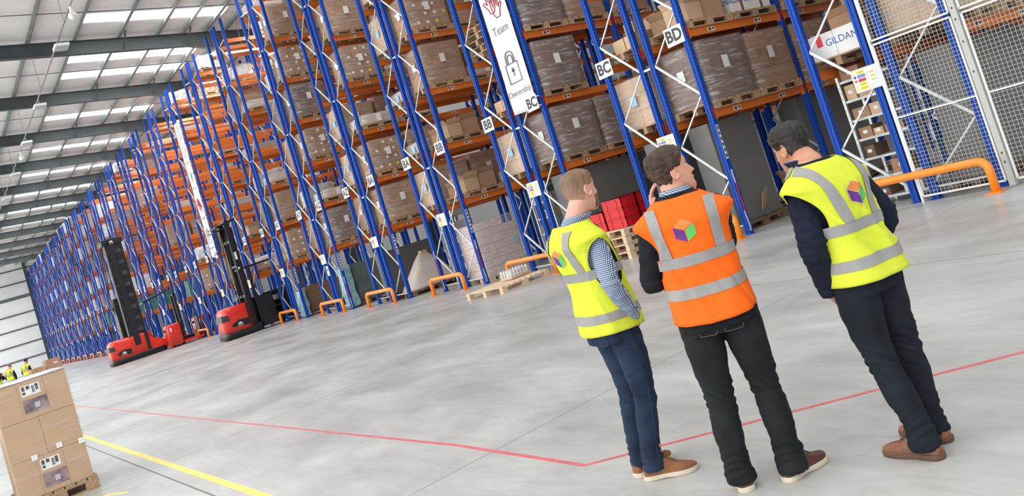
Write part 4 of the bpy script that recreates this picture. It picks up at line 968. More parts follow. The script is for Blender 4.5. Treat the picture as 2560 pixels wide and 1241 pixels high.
hair_mat('hair_brown', (0.085, 0.05, 0.034), (0.035, 0.022, 0.016)); hair_mat('hair_dark', (0.045, 0.04, 0.037), (0.016, 0.014, 0.013))
hair_mat('beard_fair', (0.28, 0.13, 0.075), (0.2, 0.1, 0.06))
# small blue and white check for shirts
ma = cloth('gingham', (0.5, 0.55, 0.65)); nt = ma.node_tree; N = nt.nodes; L = nt.links
tc = N.new('ShaderNodeTexCoord'); sp_ = N.new('ShaderNodeSeparateXYZ'); L.new(tc.outputs['Object'], sp_.inputs[0])
def line(ax, p=0.0105): return math_node(nt, 'LESS_THAN', math_node(nt, 'FRACT', math_node(nt, 'MULTIPLY', ax, 1/p)), 0.5)
dd = math_node(nt, 'ADD', sp_.outputs[0], math_node(nt, 'MULTIPLY', sp_.outputs[1], .8))
sm = math_node(nt, 'MULTIPLY', math_node(nt, 'ADD', line(dd), line(sp_.outputs[2])), .5)
rp = N.new('ShaderNodeValToRGB'); e = rp.color_ramp.elements; e[0].color = (0.62, 0.68, 0.78, 1); e[1].color = (0.035, 0.06, 0.14, 1); e2 = e.new(.5); e2.color = (0.2, 0.27, 0.42, 1)
L.new(sm, rp.inputs[0]); L.new(rp.outputs[0], N['Principled BSDF'].inputs['Base Color'])

def interp(tab, z):
    if z <= tab[0][0]: return tab[0][1:]
    for i in range(len(tab)-1):
        a, b_ = tab[i], tab[i+1]
        if z <= b_[0]:
            t = (z-a[0])/(b_[0]-a[0]); p0 = tab[max(i-1, 0)]; p3 = tab[min(i+2, len(tab)-1)]; out = []
            for k in range(1, len(a)):
                m1 = (b_[k]-p0[k])/(b_[0]-p0[0]+1e-9)*(b_[0]-a[0]); m2 = (p3[k]-a[k])/(p3[0]-a[0]+1e-9)*(b_[0]-a[0])
                out.append((2*t**3-3*t*t+1)*a[k]+(t**3-2*t*t+t)*m1+(-2*t**3+3*t*t)*b_[k]+(t**3-t*t)*m2)
            return out
    return tab[-1][1:]
def sgp(v, e): return (abs(v)**e)*(1 if v > 0 else -1)
def sring(c, r_, f_, a, bf, bb, e=.85, n=40):
    out = []
    for j in range(n):
        t = 2*pi*j/n; x = sgp(sin(t), e); y = sgp(cos(t), e)
        out.append(c + r_*(a*x) + f_*((bf if y > 0 else bb)*y))
    return out
def limb(b, pts, radii, n=14, sub=5, flat=None):
    P_ = [Vector(p) for p in pts]; T = [0]
    for p, q in zip(P_, P_[1:]): T.append(T[-1]+(q-p).length)
    tab = [(T[i], *P_[i], radii[i]) for i in range(len(P_))]; path = []; rr_ = []
    N_ = (len(P_)-1)*sub
    for i in range(N_+1):
        v = interp(tab, T[-1]*i/N_); path.append(v[:3]); rr_.append(v[3])
    a, c = Vector(path[0]), Vector(path[-1]); d0 = (a-Vector(path[1])).normalized(); d1 = (c-Vector(path[-2])).normalized()
    path = [a+d0*rr_[0]*.75, a+d0*rr_[0]*.4]+path+[c+d1*rr_[-1]*.4, c+d1*rr_[-1]*.75]; rr_ = [rr_[0]*.45, rr_[0]*.85]+rr_+[rr_[-1]*.85, rr_[-1]*.45]
    b.tube(path, rr_, n); return b
def fuse(b, vox, name, mats_, parent, disp=None, smooth=3, cut=None):
    me = b.mesh('tmp'); o = bpy.data.objects.new('tmp', me); COL.objects.link(o)
    md = o.modifiers.new('r', 'REMESH'); md.mode = 'VOXEL'; md.voxel_size = vox; md.use_smooth_shade = True
    s_ = o.modifiers.new('s', 'SMOOTH'); s_.factor = .5; s_.iterations = smooth
    m2 = bpy.data.meshes.new_from_object(o.evaluated_get(bpy.context.evaluated_depsgraph_get())); bpy.data.objects.remove(o)
    m2.materials.clear()
    for q in mats_: m2.materials.append(M[q])
    if disp or cut:
        bm = bmesh.new(); bm.from_mesh(m2); bm.normal_update()
        if cut:
            kill = [v for v in bm.verts if cut(v.co)]; bmesh.ops.delete(bm, geom=kill, context='VERTS')
        if disp:
            dl = [(v, v.normal*disp(v.co, v.normal)) for v in bm.verts]
            for v, d in dl: v.co += d
        bm.to_mesh(m2); bm.free()
    m2.polygons.foreach_set('use_smooth', [True]*len(m2.polygons)); m2.update(); m2.name = name
    return link(name, m2, parent)

# torso table: z, centre x, centre y, half width, depth front, depth back
TORSO = [(.78, 0, 0, .165, .10, .13), (.86, 0, 0, .172, .11, .135), (.94, 0, .0, .165, .115, .11), (1.02, 0, .005, .155, .12, .09), (1.10, 0, .0, .158, .12, .095), (1.20, 0, -.01, .172, .12, .11), (1.30, 0, -.02, .182, .105, .115), (1.36, 0, -.03, .182, .085, .10), (1.405, 0, -.03, .145, .07, .08), (1.44, 0, -.025, .085, .06, .065), (1.47, 0, -.01, .062, .058, .06)]
HEADT = [(-.128, .012, .082, -.058), (-.118, .030, .088, -.035), (-.10, .044, .094, .005), (-.08, .054, .096, .035), (-.055, .062, .097, .060), (-.03, .067, .097, .074), (0, .0715, .094, .086), (.025, .0735, .093, .094), (.05, .0745, .0945, .098), (.075, .0725, .090, .096), (.095, .066, .078, .086), (.112, .052, .058, .068), (.123, .034, .034, .045), (.129, .012, .012, .018)]
def head_surface(z, t, off=0.0):                 # t = 0 at the face, pi at the back
    w, F_, B_ = interp(HEADT, z); B_ = B_
    x = w*sgp(sin(t), .9); c = cos(t); y = (F_*sgp(c, .85) if c > 0 else B_*sgp(c, .85))
    if c > 0:
        fx = abs(x)
        def g_(x0, sx_, z0, sz_): return math.exp(-((fx-x0)/sx_)**2-((z-z0)/sz_)**2)
        nz_ = (.028-z)/.058 if z > -.030 else 1-(-.030-z)/.014
        y += .028*max(0, min(1, nz_))**1.15*math.exp(-(fx/(.0075+.006*max(0, min(1, nz_))))**2) - .010*g_(.031, .014, .012, .014) + .004*g_(.025, .02, .034, .01)
        y += .004*g_(0, .018, -.060, .009) - .004*g_(0, .02, -.046, .005) - .003*g_(0, .018, -.0735, .006) + .005*g_(0, .018, -.10, .014) + .003*g_(.04, .015, -.02, .02)
    p = Vector((x, y, z)); 
    if off: p += Vector((x/w if w else 0, y/.1, z*4 if z > .06 else 0)).normalized()*off
    return p
def add_head(b, Mx, n=56):
    rings = []; k = 46
    for i in range(k+1):
        z = -.128+.257*i/k; rings.append([Mx @ head_surface(z, 2*pi*j/n) for j in range(n)])
    b.skin(rings)
    for s_ in (-1, 1):                            # ears
        c = Vector((s_*.073, -.004, -.002)); u = Vector((s_*.35, -.55, 0)).normalized()
        pts = []
        for i in range(15):
            a = radians(-75+ 330*i/14*.8 + 0); ry, rz_ = .018, .031
            pts.append(c+Vector((s_*(.007+.006*sin(a*.5)), -ry*sin(a+1.2)*1.0, rz_*cos(a+1.2))))
        b.tube([Mx @ p for p in pts], .0048, 7)
        b.ball(Mx @ (c+Vector((s_*.003, 0, .002))), .016, 10, 8, (.45, .9, 1.5), Mx.to_3x3()); b.ball(Mx @ (c+Vector((s_*.006, .008, -.027))), .008, 8, 6, (.6, 1, 1.2), Mx.to_3x3())
def hair_shell(Mx, parent, matn, mask, T, rough=.004, freq=40, seed=0, name='hair'):
    b = MB().mt(matn); n = 96; k = 60; rings = []
    for i in range(k+1):
        z = -.118+.248*i/k
        zc = min(z, .1289); rg = []
        for j in range(n):
            t = 2*pi*j/n; m_ = mask(zc, t if t <= pi else 2*pi-t); m_ = max(0, min(1, m_)); m_ = m_*m_*(3-2*m_)
            p = head_surface(zc, t); q = Vector((p.x, p.y, p.z))
            nn = Vector((p.x/.0056, p.y/.0095, p.z/.0155 if zc > 0 else 0)); nn.normalize()
            tt = T(zc, t) if callable(T) else T
            off = -.006+m_*(tt+.006) + (m_*rough*(noise.noise(q*freq+Vector((seed, 0, 0)))+.6*noise.noise(q*freq*2.3)))
            rg.append(Mx @ (p+nn*off))
        rings.append(rg)
    b.skin(rings); return b.build(name, parent, True)
def add_hand(b, wr, d, palm_n, side, curl, spread=.012, thumb=.6, s=1.0):
    """wr wrist point, d direction of the fingers, palm_n palm normal; side +1 thumb towards d x palm_n"""
    d = Vector(d).normalized(); pn = Vector(palm_n); pn = (pn-d*pn.dot(d)).normalized(); th = d.cross(pn)*side
    wr = Vector(wr)
    rings = []
    for f, w, t in ((-.02, .026, .02), (.0, .028, .019), (.03, .037, .016), (.065, .041, .014), (.085, .039, .012)):
        c = wr+d*f*s; rings.append([c+th*(w*s*sgp(cos(a), .8))+pn*(t*s*sgp(sin(a), .8)) for a in [2*pi*j/14 for j in range(14)]])
    b.skin(rings)
    for i, (L_, r_) in enumerate(((.072, .0088), (.08, .009), (.074, .0086), (.06, .0076))):
        base = wr+d*.078*s+th*(.030-.020*i)*s; p = base; dir_ = (d+th*(.03-.02*i)*spread*40).normalized(); pts = [base-d*.015]
        for j, fl in enumerate((.42, .33, .25)):
            ang = curl[j] if isinstance(curl, (list, tuple)) else curl
            ax = dir_.cross(pn); rot = Matrix.Rotation(ang, 3, ax.normalized()) if ax.length > 1e-4 else Matrix.Identity(3)
            dir_ = rot @ dir_ ; pnx = rot @ pn; pts.append(p.copy()); p = p+dir_*L_*fl*s*1.05; pn_ = pnx
            pts.append(p.copy()) if j == 2 else None
        b.tube(pts, [r_*s]*(len(pts)-1)+[r_*.8*s], 9)
        b.ball(pts[-1], r_*.82*s, 8, 6)
    tb = wr+d*.02*s+th*.028*s; t1 = tb+(d*.55+th*.75+pn*.25).normalized()*.042*s; t2 = t1+(d*.85+th*.35+pn*thumb).normalized()*.034*s
    b.tube([wr+d*.01*s+th*.01*s, tb, t1, t2], [.014*s, .0125*s, .0105*s, .009*s], 9); b.ball(t2, .009*s, 8, 6)
    return pts[-1]

def wrinkle(p, nr, amp=.004, sc=(14, 14, 30), seed=0): 
    return amp*noise.noise(Vector((p.x*sc[0]+seed, p.y*sc[1], p.z*sc[2])))+amp*.5*noise.noise(Vector((p.x*sc[0]*2.1, p.y*sc[1]*2.1+seed, p.z*sc[2]*1.7)))
def make_person(name, base, phi, label, P_):
    """local frame: x to the person's right, y forward, z up; phi = facing angle from +X"""
    root_b = MB(); sc = P_.get('scale', 1.0); fine = P_.get('fine', True); vox = .0042 if fine else .011
    lean = P_.get('lean', lambda z: (0, 0)); twist = P_.get('twist', lambda z: 0.0)
    def fr(z):
        lx, ly = lean(z); a = twist(z); return Vector((lx, ly, z)), Vector((cos(a), sin(a), 0)), Vector((-sin(a), cos(a), 0))
    tab = P_.get('torso', TORSO); gw = P_.get('girth', 1.0)
    def tring(z, grow=0.0, n=40, e=.85):
        cx_, cy_, a, bf, bb = interp(tab, z); c, r_, f_ = fr(z); c = c+r_*cx_+f_*cy_
        return sring(c, r_, f_, a*gw+grow, bf*gw+grow, bb*gw+grow, e, n)
    J_ = P_['joints']; V_ = {k: Vector(v) for k, v in J_.items()}
    HM = Matrix.Translation(V_['head']) @ Matrix.Rotation(P_['head_yaw'], 4, 'Z') @ Matrix.Rotation(P_.get('head_pitch', 0), 4, 'X') @ Matrix.Rotation(P_.get('head_roll', 0), 4, 'Y') @ Matrix.Diagonal((.965, .965, .945, 1))
    b = MB().mt(P_['skin'])
    zs = [.80+.05*i for i in range(12)]+[1.39, 1.42]
    b.skin([tring(z, -.02) for z in zs])
    c, r_, f_ = fr(1.46)
    nb = V_['neck']; b.tube([nb-Vector((0, 0, .06)), nb, nb.lerp(HM @ Vector((0, -.028, -.06)), .6), HM @ Vector((0, -.022, -.05)), HM @ Vector((0, -.01, .0))], [.070, .066, .062, .061, .045], 20)
    add_head(b, HM, 56 if fine else 24)
    for s_ in 'LR':
        limb(b, [V_['sh'+s_], V_['sh'+s_].lerp(V_['el'+s_], .5), V_['el'+s_], V_['el'+s_].lerp(V_['wr'+s_], .5), V_['wr'+s_]], [.042, .038, .032, .03, .026]); 
        limb(b, [V_['hip'+s_], V_['kn'+s_], V_['an'+s_]], [.085, .05, .035])
        hd = P_['hands'][s_]; add_hand(b, V_['wr'+s_]+Vector(hd[0]).normalized()*.015, hd[0], hd[1], hd[2], hd[3], *(hd[4:] if len(hd) > 4 else ()))
    body = fuse(b, vox, name, [P_['skin']], None, None, 1 if fine else 2)
    body.location = (base[0], base[1], 0); body.rotation_euler = (0, 0, phi-pi/2); body.scale = (sc,)*3
    tag(body, label, 'person')
    # trousers
    b = MB().mt(P_['trousers']); b.skin([tring(z, .004) for z in (.76, .80, .86, .92, .98, 1.02)])
    for s_ in 'LR':
        h, k, a = V_['hip'+s_], V_['kn'+s_], V_['an'+s_]; th = P_.get('legs', (.098, .088, .066, .066, .060, .062))
        m1 = h.lerp(k, .5)+Vector((0, .012, 0)); m2 = k.lerp(a, .4)+Vector((0, -.012, 0)); en = a.copy(); en.z = P_.get('hem', .055); yv = P_['feet'][s_]; bk = Vector((sin(yv), -cos(yv), 0))*.016; en += bk
        limb(b, [h+Vector((0, 0, .02)), m1, k, m2, a+bk*.6+Vector((0, 0, .08)), en], [*th[:5], th[5]+.006], 20, 6)
    hemz = P_.get('hem', .055)-.012; kz = V_['knL'].z
    def dt(p, nr):
        kn = math.exp(-((p.z-kz)/.11)**2); an = math.exp(-((p.z-.14)/.09)**2); se = math.exp(-((p.z-.76)/.07)**2)
        v = wrinkle(p, nr, .0045, (9, 9, 16), 3)
        v += (.011*kn)*noise.noise(Vector((p.x*8, p.y*8, p.z*48+2*p.x*20)))+.011*an*noise.noise(Vector((p.x*7, p.y*7, p.z*40+p.y*30)))+.004*se*noise.noise(Vector((p.x*12, p.y*9, p.z*30-abs(p.x)*60)))
        return v
    tr_ = fuse(b, .006 if fine else .014, 'trousers', [P_['trousers']], body, dt, 2, (lambda p: p.z < hemz) if fine else None)
    # seams, back pockets on the seat
    if fine:
        bv = BVHTree.FromObject(tr_, bpy.context.evaluated_depsgraph_get())
        def proj_line(pts, mname, nm, r=.0013):
            out = []
            for p in pts:
                p = Vector(p); hit = bv.find_nearest(p)
                if hit[0] is not None: out.append(hit[0]+hit[1]*.001)
            if len(out) > 1: MB().mt(mname).tube(out, r, 5).build(nm, tr_)
        ly = lean(.8)[1]; lx = lean(.8)[0]
        for s_ in (-1, 1):
            cx_ = lx+s_*.085; yb = ly-.2
            pk = [(cx_-.062, .825), (cx_+.062, .835), (cx_+.057, .715), (cx_, .69), (cx_-.06, .71), (cx_-.062, .825)]; pts = []
            for (x0, z0_), (x1, z1_) in zip(pk, pk[1:]): pts += [(x0+(x1-x0)*i/6, yb, z0_+(z1_-z0_)*i/6) for i in range(6)]
            proj_line(pts, P_.get('stitch', 'stitch'), 'pocket_stitching')
            k = V_['knR' if s_ > 0 else 'knL']; h = V_['hipR' if s_ > 0 else 'hipL']; a = V_['anR' if s_ > 0 else 'anL']
            if P_.get('seam'): proj_line([h.lerp(k, i/30)+Vector((s_*.12, -.01, 0)) for i in range(31)]+[k.lerp(a, i/30)+Vector((s_*.1, -.01, 0)) for i in range(1, 28)], 'seam_blue', 'outer_seam', .001)
        if P_.get('tab'): 
            hit = bv.find_nearest(Vector((lx+.03, ly-.25, .815))); MB().mt('red_tab').box(hit[0]+hit[1]*.002, (.008, .004, .02)).build('fabric_tab', tr_)
    # upper garment with sleeves
    tm = P_['top']; b = MB().mt(tm); tz = P_.get('top_hem', .86)
    zt_ = P_.get('ztop', 1.44); b.skin([tring(z, P_.get('top_grow', .006)+(.012 if z < 1.0 else 0)) for z in [tz+(zt_-.02-tz)*i/10 for i in range(11)]+[zt_]])
    sl = P_.get('sleeve', (.068, .060, .052, .046, .036))
    for s_ in 'LR':
        sh, el, wr = V_['sh'+s_], V_['el'+s_], V_['wr'+s_]; ax = (wr-el).normalized()
        limb(b, [sh, sh.lerp(el, .5), el, el.lerp(wr, .5), wr-ax*.005], sl, 18, 6)
    def ds(p, nr):
        v = wrinkle(p, nr, .0045, (12, 12, 18), 7)
        for s_ in 'LR':
            d = (p-V_['el'+s_]).length; v += .011*math.exp(-(d/.12)**2)*noise.noise(Vector((p.x*15, p.y*15, p.z*42)))
            d2 = (p-V_['wr'+s_]).length; v += .010*math.exp(-(d2/.11)**2)*noise.noise(Vector((p.x*15, p.y*15, p.z*46)))
        return v
    top = fuse(b, .0055 if fine else .013, P_.get('top_name', 'jacket'), [tm], body, ds, 2)
    # collar
    def collar(mname, r0, r1, z0, h, nm, tilt=.0, flare=.006):
        b = MB().mt(mname); rings = []; ax = ((HM @ Vector((0, -.02, -.06)))-nb).normalized()
        for f, g in ((0, 0), (.5, .002), (1, flare*.6), (1.02, flare+.004), (.6, flare+.006), (.1, flare+.008)):
            rings.append([nb+ax*(z0+h*f)+Vector((cos(t)*(r0+g)*1.02, sin(t)*(r0+g)*1.05, (tilt*sin(t)))) for t in [2*pi*j/36 for j in range(36)]])
        b.skin(rings, True, False); return b.build(nm, body, True)
    for cc in P_.get('collars', []): collar(*cc)
    # shoes
    for s_ in 'LR': make_shoe(V_['an'+s_], P_['feet'][s_], P_['shoe'], body)
    # hair and face
    if fine:
        for hh in P_['hair']: hair_shell(HM, body, *hh)
        for s_ in (-1, 1):
            MB().mt('eye_white').ball(HM @ Vector((s_*.031, .0705, .012)), .0112, 12, 9).build('eye', body, True)
            MB().mt('eye_iris').ball(HM @ Vector((s_*.031, .0772, .012)), .0056, 10, 7).build('iris', body, True)
            MB().mt(P_['hair'][0][0]).tube([HM @ Vector((s_*(.016+.006*i), .0985-.0013*i*i, .033+.003*sin(i*.8))) for i in range(6)], .003, 6).build('eyebrow', body, True)
        MB().mt('lip').tube([HM @ Vector((-.022, .091, -.0605)), HM @ Vector((-.01, .1005, -.058)), HM @ Vector((0, .103, -.059)), HM @ Vector((.01, .1005, -.058)), HM @ Vector((.022, .091, -.0605))], .0033, 6).build('lips', body, True)
    else:
        hair_shell(HM, body, P_['hair'][0][0], P_['hair'][0][1], P_['hair'][0][2])
    # high visibility vest, sleeveless, with tapes laid on its surface
    vt = P_['vest']; z0, z1 = vt['z']
    def S(u, z, off=0.0):                          # u angle, 0 at the front, pi at the back
        cx_, cy_, a, bf, bb = interp(vt['tab'], z); c, r_, f_ = fr(z); c = c+r_*cx_+f_*cy_
        x = sgp(sin(u), .85); y = sgp(cos(u), .85)
        p = c+r_*(a*x)+f_*((bf if y > 0 else bb)*y)
        fz = max(0, min(1, (1.32-z)/.2))
        q = Vector((x*a*7, y*.1*7, z*3.2)); w = .016*noise.noise(q+Vector((vt['seed'], 0, 0)))+.009*noise.noise(q*2.3+Vector((0, vt['seed'], 0)))
        for (u0, z0f, du, ang, L_, am) in vt.get('folds', []):
            dx = (u-u0)*a; dz = z-z0f; s1 = dx*cos(ang)+dz*sin(ang); s2 = -dx*sin(ang)+dz*cos(ang); w += 1.7*am*math.exp(-(s2/du)**2-(s1/L_)**2)
        nn = (r_*(x*bb)+f_*(y*a)).normalized()
        if z > 1.33: nn = (nn+Vector((0, 0, (z-1.33)*16))).normalized()
        w += (.012+vt.get('lift', 0))*max(0, min(1, (z-1.27)/.06))
        return p+nn*(w*(.3+.7*fz)+off)
    U = 96; zl = [z0+(z1-z0)*i/48 for i in range(49)]; hemf = vt.get('hemf', lambda u: 0)
    def SZ(u, z, off=0.0):
        f = max(0, 1-(z-z0)/.35); return S(u, z, off)+Vector((0, 0, hemf(u)*f))
    za_, zb_ = vt.get('arm', (1.05, 1.335))
    def wlim(z, aw=.62):                                   # half width of a panel as an angle: narrower beside the armhole
        if z <= za_ or z >= zb_: return pi/2
        f = (z-za_)/(zb_-za_); return pi/2-aw*sin(pi*min(1, f**.8))**.55
    zl = sorted(set([z0+(z1-z0)*i/40 for i in range(41)]+[za_+(zb_-za_)*i/28 for i in range(29)]))
    V_all = MB().mt(vt['mat']); edges = []
    for back in (True, False):
        rows = []
        for z in zl:
            ar, al = vt.get('armw', (.62, .62)); w_r, w_l = wlim(z, ar), wlim(z, al)
            ua_, ub_ = (pi-w_r, pi+w_l) if back else (-w_l, w_r)
            rows.append([SZ(ua_+(ub_-ua_)*j/44, z, .0) for j in range(45)])
        V_all.skin(rows, False, False)
        for k_ in (0, -1): edges.append([rows[i][k_] for i, z in enumerate(zl) if za_-.001 <= z <= zb_+.001])
    bm = bmesh.new(); me_ = V_all.mesh('hivis_vest'); bm.from_mesh(me_); bmesh.ops.remove_doubles(bm, verts=bm.verts, dist=.0008); bmesh.ops.recalc_face_normals(bm, faces=bm.faces)
    for f_i in bm.faces: f_i.smooth = True
    bm.to_mesh(me_); bm.free(); v = link('hivis_vest', me_, body)
    md = v.modifiers.new('thick', 'SOLIDIFY'); md.thickness = .003; md.offset = -1
    if fine:
        for e_i in edges: MB().mt(vt['mat']).tube(e_i, .0035, 6).build('armhole_binding', v, True)
    if vt.get('edge'): MB().mt(vt['edge']).tube([SZ(2*pi*j/U, z0, .002) for j in range(U+1)], .004, 6).build('hem_binding', v, True)
    def tape(u0, u1, za, zb, nu, nz, nm='reflective_tape', f=None):
        b = MB().mt('reflective'); rows = []
        for i in range(nz+1):
            rows.append([SZ(*( (u0+(u1-u0)*j/nu, za+(zb-za)*i/nz) if f is None else f(j/nu, i/nz)), .0035 if f is None else .0065) for j in range(nu+1)])
        b.skin(rows, False, False); o = b.build(nm, v, True); return o
    for za in vt['bands']: tape(0, 2*pi, za, za+.05, 96, 3)
    def uof(x, z, back=True):
        a = interp(vt['tab'], z)[2]; r_ = max(-.999, min(.999, x/a)); t = math.asin(abs(r_)**(1/.85)); t = t if r_ > 0 else -t
        return pi-t if back else t
    zt = vt['bands'][-1]+.05
    for back in (True, False):
        for sx_ in (-1, 1):
            tape(0, 0, 0, 0, 4, 26, f=lambda fu, fz: (uof(sx_*(vt['brace'][0]+(vt['brace'][1]-vt['brace'][0])*fz+.05*(fu-.5)), zt+(1.395-zt)*fz, back), zt+(1.395-zt)*fz))
    # cube emblem between the shoulders
    if vt.get('emblem'):
        ex, ez, es = vt['emblem']; h_ = es
        hexp = [(0, h_), (.87*h_, .5*h_), (.87*h_, -.5*h_), (0, -h_), (-.87*h_, -.5*h_), (-.87*h_, .5*h_)]
        def patch(q4, mname, nm, off):
            b = MB().mt(mname); rows = []
            for i in range(7):
                row = []
                for j in range(7):
                    s1, t1 = i/6, j/6; x = (q4[0][0]*(1-s1)+q4[1][0]*s1)*(1-t1)+(q4[3][0]*(1-s1)+q4[2][0]*s1)*t1; z = (q4[0][1]*(1-s1)+q4[1][1]*s1)*(1-t1)+(q4[3][1]*(1-s1)+q4[2][1]*s1)*t1
                    row.append(SZ(uof(ex+x, ez+z), ez+z, off))
                rows.append(row)
            b.skin(rows, False, False); return b.build(nm, v, True)
        o_ = (0, 0)
        for q4, mn in (((hexp[5], hexp[0], hexp[1], o_), 'logo_orange'), ((hexp[4], hexp[5], o_, hexp[3]), 'logo_purple'), ((o_, hexp[1], hexp[2], hexp[3]), 'logo_green')):
            cx_ = sum(p[0] for p in q4)/4; cz_ = sum(p[1] for p in q4)/4
            patch([(cx_+(p[0]-cx_)*1.07, cz_+(p[1]-cz_)*1.07) for p in q4], vt.get('emblem_edge', 'logo_pale'), 'emblem_border', .0045)
            patch([(cx_+(p[0]-cx_)*.93, cz_+(p[1]-cz_)*.93) for p in q4], mn, 'emblem_face', .0062)
    return body
def make_shoe(an, yaw, kind, parent):
    t = an.copy(); Rm = Matrix.Translation((t.x, t.y, 0)) @ Matrix.Rotation(yaw, 4, 'Z')
    up, sole, lace, sh_h = kind
    out = [(-.085, .022, .0), (-.078, .032, 0), (-.055, .038, 0), (-.02, .036, .001), (.03, .036, .003), (.08, .045, .006), (.12, .049, .008), (.155, .046, .008), (.185, .034, .004), (.20, .020, .0), (.206, .006, -.002)]
    topz = [(-.085, .05), (-.078, .085), (-.055, .105), (-.02, .115), (.03, .112), (.08, .082), (.12, .064), (.155, .056), (.185, .048), (.20, .040), (.206, .034)]
    b = MB().mt(up); rings = []
    for (y, w, cx_), (_, tz) in zip(out, topz):
        rings.append([Rm @ Vector((cx_+w*.96*sgp(cos(a), .75), y, .022+(tz-.022)*max(0, sin(a))**.75 if sin(a) > 0 else .02)) for a in [pi*2*j/24 for j in range(24)]])
    b.skin(rings); s_ = b.build('shoe', parent, True)
    sd = s_.modifiers.new('sub', 'SUBSURF'); sd.levels = 1; sd.render_levels = 1
    b = MB().mt(sole); n = len(out); left = [(cx_-w-.004, y) for y, w, cx_ in out]; right = [(cx_+w+.004, y) for y, w, cx_ in out]
    rg = [(right[0][0]*.3, out[0][0]-.008)]+right+[(.0, .212)]+left[::-1]+[(left[0][0]*.3, out[0][0]-.008)]
    for za, zb_, ins in ((.0005, .024, 0),):
        b.skin([[Rm @ Vector((x*.96, y, za if not (.0 < y < .06) or za > .01 else za+.004)) for x, y in rg], [Rm @ Vector((x, y, za+.005)) for x, y in rg], [Rm @ Vector((x, y, zb_)) for x, y in rg], [Rm @ Vector((x*.95, y, zb_+.002)) for x, y in rg]])
    b.build('sole', s_, True)
    for i in range(4):
        y = .045+.017*i; z = .113-.011*i-.004*(i > 1); MB().mt(lace).tube([Rm @ Vector((-.022, y-.004, z-.004)), Rm @ Vector((0, y, z+.004)), Rm @ Vector((.022, y+.006, z-.004))], .0024, 6).build('lace', s_, True)
    for sx_ in (-1, 1): MB().mt(lace).tube([Rm @ Vector((0, .05, .118)), Rm @ Vector((sx_*.02, .056, .128)), Rm @ Vector((sx_*.036, .052, .112))], .002, 6).build('lace', s_, True)

def VT(hem_a, z0=.83, fl=.0, sh=.205, bb=0):
    return [(z0, 0, 0, hem_a, .165, .165+bb), (.95, 0, 0, hem_a-.008, .16, .15+bb), (1.05, 0, 0, hem_a-.016, .155, .135+bb), (1.15, 0, -.005, .19, .155, .14+bb), (1.24, 0, -.015, .2, .14, .152), (1.31, 0, -.025, sh-.005, .12, .148), (1.345, 0, -.03, sh+.01, .10, .13), (1.375, 0, -.03, sh-.035, .09, .12), (1.405, 0, -.03, sh-.085, .085, .108), (1.435, 0, -.03, .108, .082, .09)]
def m_short(z, t): # hair mask of a short haircut; t 0 face .. pi nape
    if t > 2.05: lim = -.062
    elif t > 1.45: lim = -.062+(2.05-t)/.6*.095
    elif t > 1.15: lim = .02
    elif t > .75: lim = .02+(1.15-t)/.4*.055
    else: lim = .078
    return (z-lim)/.018+.2
def m_top(z, t):
    lim = .075-.05*min(1, max(0, (t-.6)/.6)) + .02*max(0, min(1, (t-1.5)/.8))
    return (z-lim)/.045+.05
DEG = pi/180
# man 1: fair cropped hair, yellow vest, check shirt, blue jeans
p1 = dict(seam=True, stitch='seam_blue', skin='skin_ruddy', trousers='denim_blue', top='gingham', top_name='shirt', top_hem=.90, top_grow=-.004, shoe=('suede_tan', 'sole_cream', 'lace_brown', 0), head_yaw=.14, head_pitch=.05,
 lean=lambda z: (-.005, -.03*max(0, z-.8)), 
 joints=dict(head=(.05, .035, 1.59), neck=(0, -.025, 1.435), shL=(-.15, -.02, 1.32), elL=(-.215, -.03, 1.08), wrL=(-.19, .10, .88), shR=(.15, -.02, 1.32), elR=(.225, -.05, 1.08), wrR=(.172, .06, .875), hipL=(-.082, 0, .84), hipR=(.082, 0, .84), knL=(-.075, .02, .45), knR=(.075, .02, .45), anL=(-.085, -.02, .08), anR=(.07, -.03, .08)),
 hands=dict(L=((.25, .35, -1), (1, 0, .2), -1, .35), R=((-.75, .0, -1), (-1, 0, 0), 1, .3)), feet=dict(L=.25, R=-.66), legs=(.094, .084, .063, .062, .056, .060), sleeve=(.060, .057, .052, .047, .034),
 hair=[('hair_fade', m_short, lambda z, t: .0032+.007*max(0, min(1, (z-.035+.02*cos(t))/.06))**1.3, .0014, 50, 1), ('beard_fair', lambda z, t: min((-.03-z)/.01, (1.25-t)/.15, (t-.45)/.2 if z > -.07 else 1) if z < -.03 else 0, .0025, .001, 60, 2, 'beard')],
 collars=[('gingham', .069, .07, -.01, .055, 'shirt_collar', 0, .006)], hem=.06,
 vest=dict(z=(.82, 1.43), tab=VT(.20, .82, sh=.22), mat='hivis_yellow', bands=[.885, 1.125], brace=(.115, .10), seed=3, lift=.024, emblem=(-.0, 1.275, .055), emblem_edge='logo_pale',
   folds=[(pi+.25, 1.28, .01, 1.3, .09, .006), (pi-.9, 1.2, .012, -1.2, .1, .008), (pi, 1.0, .012, 1.3, .12, .008), (pi-.8, 1.0, .014, 1.2, .1, .008), (pi+.9, .95, .012, 1.4, .12, -.008), (pi-.3, .9, .012, 1.5, .1, -.006)]))
